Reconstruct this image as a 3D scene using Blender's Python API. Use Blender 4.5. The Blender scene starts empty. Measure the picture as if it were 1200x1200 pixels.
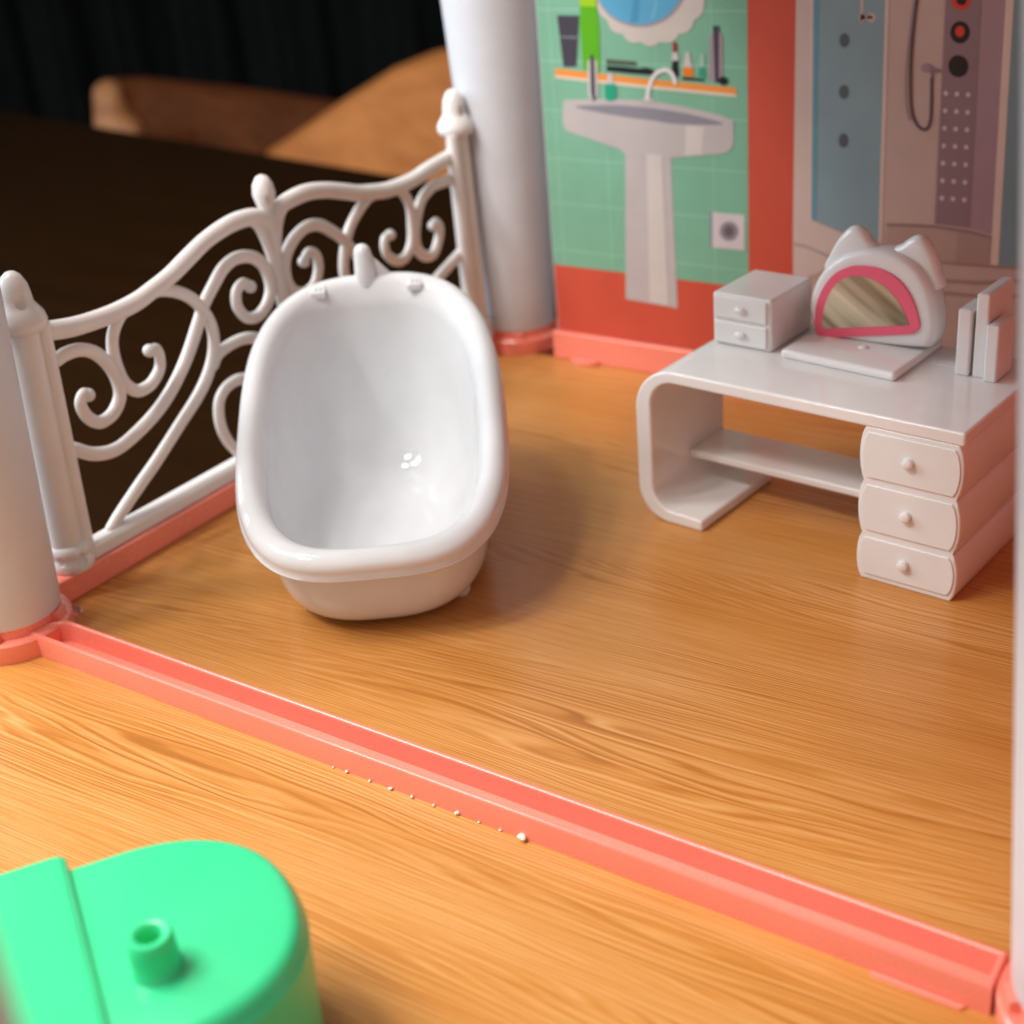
import bpy, bmesh, math, random
from mathutils import Vector, Matrix
# ---------------------------------------------------------------- scene, camera, light
sc = bpy.context.scene
C = sc.collection
S = 0.01                      # every measure below is in centimetres
rnd = random.Random(7)

CAM = dict(yaw=0.63398, pitch=0.46621, roll=-0.08862, pos=(28.33782, -17.76819, 18.43048), f=1678.92)
def make_camera():
    y, p, r = CAM['yaw'], CAM['pitch'], CAM['roll']
    fwd = Vector((-math.sin(y)*math.cos(p), math.cos(y)*math.cos(p), -math.sin(p)))
    right = Vector((math.cos(y), math.sin(y), 0))
    up = right.cross(fwd)
    r1 = right*math.cos(r) + up*math.sin(r)
    u1 = -right*math.sin(r) + up*math.cos(r)
    m = Matrix((r1, u1, -fwd)).transposed().to_4x4()
    m.translation = Vector(CAM['pos'])*S
    cd = bpy.data.cameras.new('camera'); cam = bpy.data.objects.new('camera', cd); C.objects.link(cam)
    cam.matrix_world = m
    cd.sensor_width = 36; cd.sensor_fit = 'HORIZONTAL'
    cd.lens = CAM['f']/1200*36
    cd.clip_start = 0.005; cd.clip_end = 50
    cd.dof.use_dof = True; cd.dof.focus_distance = 0.315; cd.dof.aperture_fstop = 14
    sc.camera = cam
make_camera()

sc.view_settings.view_transform = 'Standard'; sc.view_settings.look = 'None'
sc.view_settings.exposure = 0.0; sc.view_settings.gamma = 1
wd = bpy.data.worlds.new('World'); sc.world = wd; wd.use_nodes = True
wb = wd.node_tree.nodes['Background']; wb.inputs[0].default_value = (1.0, 0.88, 0.82, 1); wb.inputs[1].default_value = 0.50

def area(name, pos, target, size, power, color, shape='DISK', size_y=None):
    l = bpy.data.lights.new(name, 'AREA'); l.shape = shape; l.size = size*S
    if size_y: l.size_y = size_y*S
    l.energy = power; l.color = color
    o = bpy.data.objects.new(name, l); C.objects.link(o)
    o.location = Vector(pos)*S
    o.rotation_euler = (Vector(target)-Vector(pos)).to_track_quat('-Z', 'Y').to_euler()
    return o
for i in range(8):           # the bulbs of the ceiling lamp
    a_ = 2*math.pi*i/8+.3; q_ = 18 if i % 2 else 9
    area('lamp_bulb_light', (-15+q_*math.cos(a_), -19+q_*math.sin(a_), 56+2*math.sin(a_*2)), (9, 6, 0), 7.5, .75, (1.0, 0.965, 0.92))
area('window_light', (-76, -16, 40), (4, 12, 0), 45, 4.8, (0.72, 0.87, 1.0), 'RECTANGLE', 45)

# ---------------------------------------------------------------- materials
def node(nt, t, **kw):
    n = nt.nodes.new(t)
    for k, v in kw.items():
        if k in n.inputs: n.inputs[k].default_value = v
        else: setattr(n, k, v)
    return n
def plastic(name, col, rough=0.28, sss=0.12, sss_r=(1, .6, .5), scale=0.25, bump=0.04, var=0.04, spec=0.5, dirt=0.0):
    m = bpy.data.materials.new(name); m.use_nodes = True; nt = m.node_tree; b = nt.nodes['Principled BSDF']
    tc = node(nt, 'ShaderNodeTexCoord'); mp = node(nt, 'ShaderNodeMapping'); mp.inputs['Scale'].default_value = (100, 100, 100)
    nt.links.new(tc.outputs['Object'], mp.inputs[0])
    n1 = node(nt, 'ShaderNodeTexNoise', Scale=0.9, Detail=4.0); nt.links.new(mp.outputs[0], n1.inputs[0])
    n2 = node(nt, 'ShaderNodeTexNoise', Scale=14.0, Detail=3.0); nt.links.new(mp.outputs[0], n2.inputs[0])
    mr = node(nt, 'ShaderNodeMapRange'); mr.inputs['From Min'].default_value = .3; mr.inputs['From Max'].default_value = .7
    mr.inputs['To Min'].default_value = 1-var; mr.inputs['To Max'].default_value = 1+var*.4
    nt.links.new(n1.outputs['Fac'], mr.inputs['Value'])
    mx = node(nt, 'ShaderNodeVectorMath', operation='SCALE'); mx.inputs[0].default_value = col
    nt.links.new(mr.outputs[0], mx.inputs['Scale'])
    out = mx.outputs[0]
    if dirt:
        v = node(nt, 'ShaderNodeTexVoronoi', Scale=1.1); nt.links.new(mp.outputs[0], v.inputs['Vector'])
        r = node(nt, 'ShaderNodeMapRange'); r.inputs['From Min'].default_value = .02; r.inputs['From Max'].default_value = .055
        r.inputs['To Min'].default_value = 1-dirt; r.inputs['To Max'].default_value = 1
        nt.links.new(v.outputs['Distance'], r.inputs['Value'])
        m2 = node(nt, 'ShaderNodeVectorMath', operation='SCALE'); nt.links.new(out, m2.inputs[0]); nt.links.new(r.outputs[0], m2.inputs['Scale']); out = m2.outputs[0]
    nt.links.new(out, b.inputs['Base Color'])
    rr = node(nt, 'ShaderNodeMapRange'); rr.inputs['To Min'].default_value = rough*.8; rr.inputs['To Max'].default_value = rough*1.3
    nt.links.new(n2.outputs['Fac'], rr.inputs['Value']); nt.links.new(rr.outputs[0], b.inputs['Roughness'])
    b.inputs['Specular IOR Level'].default_value = spec
    if sss:
        b.inputs['Subsurface Weight'].default_value = sss; b.inputs['Subsurface Radius'].default_value = sss_r
        b.inputs['Subsurface Scale'].default_value = scale*S
    if bump:
        bp = node(nt, 'ShaderNodeBump', Strength=bump, Distance=.0004); nt.links.new(n1.outputs['Fac'], bp.inputs['Height'])
        nt.links.new(bp.outputs[0], b.inputs['Normal'])
    return m
def ink(name, col, rough=0.38):
    return plastic(name, col, rough, 0, bump=0.02, var=0.05, spec=.35)

M = {}
M['white'] = plastic('glossy_white_plastic', (.82, .81, .80), .13, .2, dirt=.0)
M['tub'] = plastic('white_tub_plastic', (.745, .765, .79), .07, .15, bump=.25, dirt=.12)
M['matte_white'] = plastic('white_railing_plastic', (.80, .78, .765), .30, .2)
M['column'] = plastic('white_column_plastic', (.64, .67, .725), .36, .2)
M['coral'] = plastic('coral_pink_plastic', (.95, .26, .185), .26, 0, bump=.02)
M['coral'].node_tree.nodes['Principled BSDF'].inputs['Coat Weight'].default_value = .7
M['coral'].node_tree.nodes['Principled BSDF'].inputs['Coat Roughness'].default_value = .22
M['green'] = plastic('mint_green_plastic', (.05, .66, .29), .24, .25, (.3, 1, .5), .4, dirt=.25)
M['pinkframe'] = plastic('pink_sticker', (.88, .13, .22), .5, 0)
M['burr'] = plastic('pale_shaving', (.88, .78, .66), .6, 0)

def floor_material():
    m = bpy.data.materials.new('printed_pine_grain'); m.use_nodes = True; nt = m.node_tree; b = nt.nodes['Principled BSDF']; L = nt.links
    tc = node(nt, 'ShaderNodeTexCoord'); mp = node(nt, 'ShaderNodeMapping'); mp.inputs['Scale'].default_value = (100, 100, 100)
    mp.inputs['Rotation'].default_value = (0, 0, math.radians(-2))
    L.new(tc.outputs['Object'], mp.inputs[0])
    def noise(scale, xs, detail=2., rough=.5, off=0.):
        q = node(nt, 'ShaderNodeMapping'); q.inputs['Scale'].default_value = (xs, 1, 1); q.inputs['Location'].default_value = (off, off*.7, 0)
        L.new(mp.outputs[0], q.inputs[0]); n = node(nt, 'ShaderNodeTexNoise', Scale=scale, Detail=detail, Roughness=rough); L.new(q.outputs[0], n.inputs[0]); return n.outputs['Fac']
    def mth(op, a, c=None, d=None):
        n = node(nt, 'ShaderNodeMath', operation=op)
        for i, x in enumerate((a, c, d)):
            if x is None: continue
            if isinstance(x, (int, float)): n.inputs[i].default_value = x
            else: L.new(x, n.inputs[i])
        return n.outputs[0]
    sx = node(nt, 'ShaderNodeSeparateXYZ'); L.new(mp.outputs[0], sx.inputs[0])
    big = noise(.20, .13, 1.0, .4, 3.1)
    mid = noise(.9, .10, 2, .5, 9.)
    # growth rings: height field whose level lines run along the board and close to cathedral tips
    hgt = mth('ADD', mth('MULTIPLY', sx.outputs['Y'], .55), mth('ADD', mth('MULTIPLY', big, 2.7), mth('MULTIPLY', mid, .40)))
    ph = mth('FRACT', mth('MULTIPLY', hgt, 5.2))
    ring = mth('POWER', ph, 5.0)                       # slow rise, sharp drop: late wood lines
    wob = mth('MULTIPLY', mid, 9.)
    ph2 = mth('ADD', mth('SINE', mth('ADD', mth('MULTIPLY', hgt, 105.), wob)), mth('MULTIPLY', mth('SINE', mth('MULTIPLY', hgt, 187.)), .6))
    fine = noise(17., .022, 3, .65, 1.)
    fib = noise(30., .05, 2, .6, 5.)
    tone = noise(.5, .12, 3, .55, 20.)
    mask = noise(.35, .3, 1, .5, 40.)
    mk = node(nt, 'ShaderNodeMapRange'); L.new(mask, mk.inputs['Value']); mk.inputs['From Min'].default_value = .35; mk.inputs['From Max'].default_value = .65
    mk.inputs['To Min'].default_value = .25; mk.inputs['To Max'].default_value = 1.
    fac = mth('ADD', mth('MULTIPLY', mth('MULTIPLY', ring, mk.outputs[0]), .28),
              mth('ADD', mth('MULTIPLY', mth('SUBTRACT', tone, .5), .75), mth('MULTIPLY', mth('SUBTRACT', fine, .5), .80)))
    fac = mth('ADD', mth('ADD', fac, .32), mth('MULTIPLY', mth('MULTIPLY', ph2, mk.outputs[0]), .22))
    cr = node(nt, 'ShaderNodeValToRGB'); L.new(fac, cr.inputs[0])
    e = cr.color_ramp.elements
    e[0].position = 0.; e[0].color = (.66, .34, .12, 1); e[1].position = 1.; e[1].color = (.33, .125, .025, 1)
    k = e.new(.35); k.color = (.56, .24, .055, 1)
    k = e.new(.65); k.color = (.44, .16, .028, 1)
    mx = node(nt, 'ShaderNodeVectorMath', operation='SCALE'); L.new(cr.outputs[0], mx.inputs[0])
    L.new(mth('ADD', .92, mth('MULTIPLY', fib, .16)), mx.inputs['Scale'])
    L.new(mx.outputs[0], b.inputs['Base Color'])
    b.inputs['Roughness'].default_value = .27; b.inputs['Specular IOR Level'].default_value = .45
    bp = node(nt, 'ShaderNodeBump', Strength=.05, Distance=.0003); L.new(fine, bp.inputs['Height']); L.new(bp.outputs[0], b.inputs['Normal'])
    return m
M['floor'] = floor_material()

def wood(name, c1, c2, rough=.4, spec=.5):
    m = bpy.data.materials.new(name); m.use_nodes = True; nt = m.node_tree; b = nt.nodes['Principled BSDF']
    tc = node(nt, 'ShaderNodeTexCoord'); mp = node(nt, 'ShaderNodeMapping'); mp.inputs['Scale'].default_value = (12, 90, 90)
    nt.links.new(tc.outputs['Object'], mp.inputs[0]); n = node(nt, 'ShaderNodeTexNoise', Scale=.6, Detail=5.); nt.links.new(mp.outputs[0], n.inputs[0])
    cr = node(nt, 'ShaderNodeValToRGB'); cr.color_ramp.elements[0].position = .3; cr.color_ramp.elements[1].position = .75
    cr.color_ramp.elements[0].color = (*c1, 1); cr.color_ramp.elements[1].color = (*c2, 1)
    nt.links.new(n.outputs['Fac'], cr.inputs[0]); nt.links.new(cr.outputs[0], b.inputs['Base Color']); b.inputs['Roughness'].default_value = rough; b.inputs['Specular IOR Level'].default_value = spec
    return m
M['table'] = wood('dark_varnished_wood', (.016, .006, .0012), (.022, .0085, .0018), .24)
M['chair_dark'] = wood('brown_chair_wood', (.065, .018, .005), (.13, .04, .012), .7, .1)
M['chair_light'] = wood('light_orange_wood', (.40, .14, .035), (.58, .23, .065), .6, .2)
M['chair_lit'] = wood('lit_brown_wood', (.28, .11, .04), (.50, .24, .10), .5, .3)  # lighter brown with the light on the seat rail's end put into it
def cloth():
    m = bpy.data.materials.new('black_curtain_cloth'); m.use_nodes = True; nt = m.node_tree; b = nt.nodes['Principled BSDF']
    n = node(nt, 'ShaderNodeTexNoise', Scale=60., Detail=4.); tc = node(nt, 'ShaderNodeTexCoord'); nt.links.new(tc.outputs['Object'], n.inputs[0])
    cr = node(nt, 'ShaderNodeValToRGB'); cr.color_ramp.elements[0].color = (.002, .0028, .0032, 1); cr.color_ramp.elements[1].color = (.006, .008, .009, 1)
    nt.links.new(n.outputs['Fac'], cr.inputs[0]); nt.links.new(cr.outputs[0], b.inputs['Base Color']); b.inputs['Roughness'].default_value = .9
    b.inputs['Specular IOR Level'].default_value = .1
    return m
M['curtain'] = cloth()
def brushed():
    m = bpy.data.materials.new('brushed_mirror_foil'); m.use_nodes = True; nt = m.node_tree; b = nt.nodes['Principled BSDF']
    b.inputs['Metallic'].default_value = .75; b.inputs['Roughness'].default_value = .34
    tc = node(nt, 'ShaderNodeTexCoord'); mp = node(nt, 'ShaderNodeMapping'); mp.inputs['Rotation'].default_value = (0, math.radians(-34), 0); m2 = node(nt, 'ShaderNodeMapping'); m2.inputs['Scale'].default_value = (8, 8, 100)
    nt.links.new(tc.outputs['Object'], mp.inputs[0]); nt.links.new(mp.outputs[0], m2.inputs[0])
    n = node(nt, 'ShaderNodeTexNoise', Scale=1.0, Detail=3., Roughness=.6); nt.links.new(m2.outputs[0], n.inputs[0])
    cr = node(nt, 'ShaderNodeValToRGB'); cr.color_ramp.elements[0].position = .38; cr.color_ramp.elements[1].position = .62
    cr.color_ramp.elements[0].color = (.20, .16, .095, 1); cr.color_ramp.elements[1].color = (.95, .86, .66, 1)
    nt.links.new(n.outputs['Fac'], cr.inputs[0]); nt.links.new(cr.outputs[0], b.inputs['Base Color'])
    return m
M['mirror'] = brushed()

# ---------------------------------------------------------------- mesh helpers
class MB:
    def __init__(s): s.v = []; s.f = []
    def add(s, vs, fs):
        o = len(s.v); s.v += [tuple(p) for p in vs]; s.f += [tuple(o+i for i in f) for f in fs]; return s
    def box(s, x0, x1, y0, y1, z0, z1):
        vs = [(x, y, z) for z in (z0, z1) for y in (y0, y1) for x in (x0, x1)]
        return s.add(vs, [(0, 2, 3, 1), (4, 5, 7, 6), (0, 1, 5, 4), (2, 6, 7, 3), (0, 4, 6, 2), (1, 3, 7, 5)])
    def prism(s, poly, fn, a, b):
        """poly: 2-D outline, fn(u, v, w) -> xyz, extruded from w=a to w=b"""
        n = len(poly)
        vs = [fn(u, v, a) for u, v in poly] + [fn(u, v, b) for u, v in poly]
        fs = [tuple(range(n)), tuple(range(2*n-1, n-1, -1))] + [(i, i+n, (i+1) % n+n, (i+1) % n) for i in range(n)]
        return s.add(vs, fs)
    def loft(s, rows, cap0=False, cap1=False, close=True):
        n = len(rows[0]); vs = [p for r in rows for p in r]; fs = []
        for j in range(len(rows)-1):
            for i in range(n if close else n-1):
                k = (i+1) % n; fs.append((j*n+i, j*n+k, (j+1)*n+k, (j+1)*n+i))
        if cap0: fs.append(tuple(range(n-1, -1, -1)))
        if cap1: fs.append(tuple((len(rows)-1)*n+i for i in range(n)))
        return s.add(vs, fs)
    def lathe(s, prof, cx=0, cy=0, n=48, z0=0, cap0=True, cap1=True):
        rows = [[(cx+r*math.cos(2*math.pi*i/n), cy+r*math.sin(2*math.pi*i/n), z0+z) for i in range(n)] for r, z in prof]
        return s.loft(rows, cap0, cap1)
    def tube(s, path, rad, n=14, sq=1.0):
        P = [Vector(p) for p in path]; m = len(P)
        R = rad if isinstance(rad, (list, tuple)) else [rad]*m
        ref = Vector((1, 0, 0)); rows = []
        # rounded ends
        def ring(c, t, r):
            a = ref - t*ref.dot(t)
            a = a.normalized() if a.length > 1e-4 else Vector((0, 1, 0))
            b = t.cross(a)
            return [tuple(c + a*(r*sq*math.cos(2*math.pi*i/n)) + b*(r*math.sin(2*math.pi*i/n))) for i in range(n)]
        t0 = (P[1]-P[0]).normalized(); t1 = (P[-1]-P[-2]).normalized()
        for k in (80, 55, 28): rows.append(ring(P[0]-t0*R[0]*math.sin(math.radians(k)), t0, R[0]*math.cos(math.radians(k))))
        for i in range(m):
            t = (P[min(i+1, m-1)]-P[max(i-1, 0)]).normalized(); rows.append(ring(P[i], t, R[i]))
        for k in (28, 55, 80): rows.append(ring(P[-1]+t1*R[-1]*math.sin(math.radians(k)), t1, R[-1]*math.cos(math.radians(k))))
        return s.loft(rows, True, True)
    def ball(s, c, r, n=20, m=12, sc_=(1, 1, 1)):
        rows = []
        for j in range(1, m):
            a = math.pi*j/m
            rows.append([(c[0]+sc_[0]*r*math.sin(a)*math.cos(2*math.pi*i/n), c[1]+sc_[1]*r*math.sin(a)*math.sin(2*math.pi*i/n), c[2]-sc_[2]*r*math.cos(a)) for i in range(n)])
        return s.loft(rows, True, True)
    def build(s, name, mat, parent=None, off=(0, 0, 0), bevel=0, seg=3, smooth=True, angle=35, weld=False):
        if parent is not None and not any(off): off = OFF.get(parent.name, (0, 0, 0))
        me = bpy.data.meshes.new(name)
        me.from_pydata([((x-off[0])*S, (y-off[1])*S, (z-off[2])*S) for x, y, z in s.v], [], s.f)
        bm = bmesh.new(); bm.from_mesh(me)
        if weld: bmesh.ops.remove_doubles(bm, verts=bm.verts, dist=1e-6)
        bmesh.ops.recalc_face_normals(bm, faces=bm.faces)
        bm.to_mesh(me); bm.free()
        me.materials.append(mat)
        if smooth:
            me.polygons.foreach_set('use_smooth', [True]*len(me.polygons))
            if not bevel:
                bm = bmesh.new(); bm.from_mesh(me)
                for e in bm.edges:
                    if len(e.link_faces) == 2 and e.calc_face_angle(0) > math.radians(angle): e.smooth = False
                bm.to_mesh(me); bm.free()
        o = bpy.data.objects.new(name, me); C.objects.link(o)
        if parent is not None: o.parent = parent
        if bevel:
            b = o.modifiers.new('bevel', 'BEVEL'); b.width = bevel*S; b.segments = seg; b.limit_method = 'ANGLE'; b.angle_limit = math.radians(angle); b.harden_normals = True
        if parent is None and any(off): o.location = Vector(off)*S
        return o
OFF = {}
def cut(o, balls):
    """press round dimples into a part (the cutter is removed again)"""
    m = MB()
    off = OFF.get(o.parent.name, (0, 0, 0)) if o.parent else (0, 0, 0)
    for c, rr, sc_ in balls: m.ball((c[0]-off[0], c[1]-off[1], c[2]-off[2]), rr, 20, 12, sc_)
    me = bpy.data.meshes.new('cutter'); me.from_pydata([(x*S, y*S, z*S) for x, y, z in m.v], [], m.f)
    bm = bmesh.new(); bm.from_mesh(me); bmesh.ops.recalc_face_normals(bm, faces=bm.faces); bm.to_mesh(me); bm.free()
    k = bpy.data.objects.new('cutter', me); C.objects.link(k)
    k.matrix_world = Matrix.Translation(Vector(off)*S)
    md = o.modifiers.new('cut', 'BOOLEAN'); md.object = k; md.operation = 'DIFFERENCE'; md.solver = 'EXACT'
    bpy.context.view_layer.update(); dg = bpy.context.evaluated_depsgraph_get()
    new = bpy.data.meshes.new_from_object(o.evaluated_get(dg)); o.modifiers.clear(); o.data = new
    bpy.data.objects.remove(k)
    bm = bmesh.new(); bm.from_mesh(new)
    for e in bm.edges:
        if len(e.link_faces) == 2: e.smooth = e.calc_face_angle(0) < math.radians(50)
    for f in bm.faces: f.smooth = True
    bm.to_mesh(new); bm.free()
def thing(name, label, cat, loc=(0, 0, 0), rotz=0, group=None, local=False):
    o = bpy.data.objects.new(name, None); C.objects.link(o); o.empty_display_size = .01
    o.location = Vector(loc)*S; o.rotation_euler = (0, 0, rotz)
    o['label'] = label; o['category'] = cat
    if group: o['group'] = group
    OFF[o.name] = (0, 0, 0) if local else tuple(loc)
    return o
def tag(o, label, cat, group=None):
    o['label'] = label; o['category'] = cat
    if group: o['group'] = group
    return o
def struct(o): o['kind'] = 'structure'; return o
def sub(o, parent):
    """hang an already built mesh under a part (same local frame)"""
    o.parent = parent; return o
def catmull(pts, k=8):
    P = [Vector(p) for p in pts]; P = [P[0]*2-P[1]] + P + [P[-1]*2-P[-2]]; out = []
    for i in range(1, len(P)-2):
        for j in range(k):
            t = j/k
            out.append(0.5*((2*P[i]) + (P[i+1]-P[i-1])*t + (2*P[i-1]-5*P[i]+4*P[i+1]-P[i+2])*t*t + (3*P[i]-P[i-1]-3*P[i+1]+P[i+2])*t**3))
    out.append(P[-2]); return out
def smooth_poly(pts, k=4):
    n = len(pts); P = [Vector((*p, 0)) for p in pts]; out = []
    for i in range(n):
        a, b, c, d = P[i-1], P[i], P[(i+1) % n], P[(i+2) % n]
        for j in range(k):
            t = j/k; q = 0.5*((2*b)+(c-a)*t+(2*a-5*b+4*c-d)*t*t+(3*b-a-3*c+d)*t**3); out.append((q.x, q.y))
    return out
def superell(cx, cy, a, b, p=2.6, n=72):
    out = []
    for i in range(n):
        t = 2*math.pi*i/n; c, s_ = math.cos(t), math.sin(t)
        out.append((cx+a*math.copysign(abs(c)**(2/p), c), cy+b*math.copysign(abs(s_)**(2/p), s_)))
    return out
RAIL = {"top_rail":[[3.8,7.07],[4.55,6.93],[5.25,6.86],[5.98,6.85],[6.76,6.91],[7.42,7.06],[8.11,7.24],[8.83,7.51],[9.56,7.77],[10.28,7.94],[10.99,7.99],[11.69,7.9],[12.19,7.56]],"stem":[[12.25,7.8],[12.26,7.21],[12.23,6.56],[12.21,5.99],[12.22,5.37],[12.32,4.77]],"arch":[[11.11,8.06],[11.64,7.71],[11.92,7.17],[12.07,6.53],[12.18,6.0]],"long_scroll":[[3.71,3.81],[4.3,3.41],[5.04,3.23],[5.87,3.42],[6.8,3.77],[7.51,4.25],[8.16,4.87],[8.76,5.63],[9.14,6.09],[9.55,6.47],[10.08,6.84],[10.68,6.97],[11.32,6.78],[11.73,6.35],[11.82,5.76],[11.6,5.3],[11.14,5.05],[10.65,5.16],[10.38,5.56],[10.41,6.0],[10.71,6.19],[10.99,6.0]],"post_scroll":[[3.83,6.27],[4.12,6.33],[4.57,6.29],[5.03,6.05],[5.38,5.61],[5.56,5.06],[5.53,4.6],[5.22,4.24],[4.74,4.16],[4.38,4.45],[4.26,4.86],[4.41,5.1],[4.56,5.02]],"hook_scroll":[[6.45,6.89],[6.06,6.68],[5.79,6.34],[5.65,5.95],[5.66,5.42],[5.82,4.88],[6.16,4.53],[6.64,4.53],[7.03,4.81],[7.17,5.12],[7.09,5.42],[6.85,5.46]],"brace":[[7.34,6.97],[7.73,6.92],[8.37,6.62],[8.86,6.16],[9.2,5.46],[9.22,4.86],[8.93,4.23],[8.3,3.64],[7.32,2.99],[6.3,2.35],[5.46,1.85],[4.63,1.35],[4.29,1.13]],"inner_arch":[[9.04,4.24],[9.31,4.49],[10.01,4.61],[10.71,4.5],[11.47,4.07],[12.08,3.36],[12.48,2.65]],"low_scroll":[[10.27,3.38],[9.81,3.47],[9.32,3.38],[8.99,3.03],[8.89,2.35],[9.16,1.64],[9.72,1.06],[10.39,1.01],[10.71,1.39],[10.51,1.87],[10.14,1.91]]}
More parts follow.
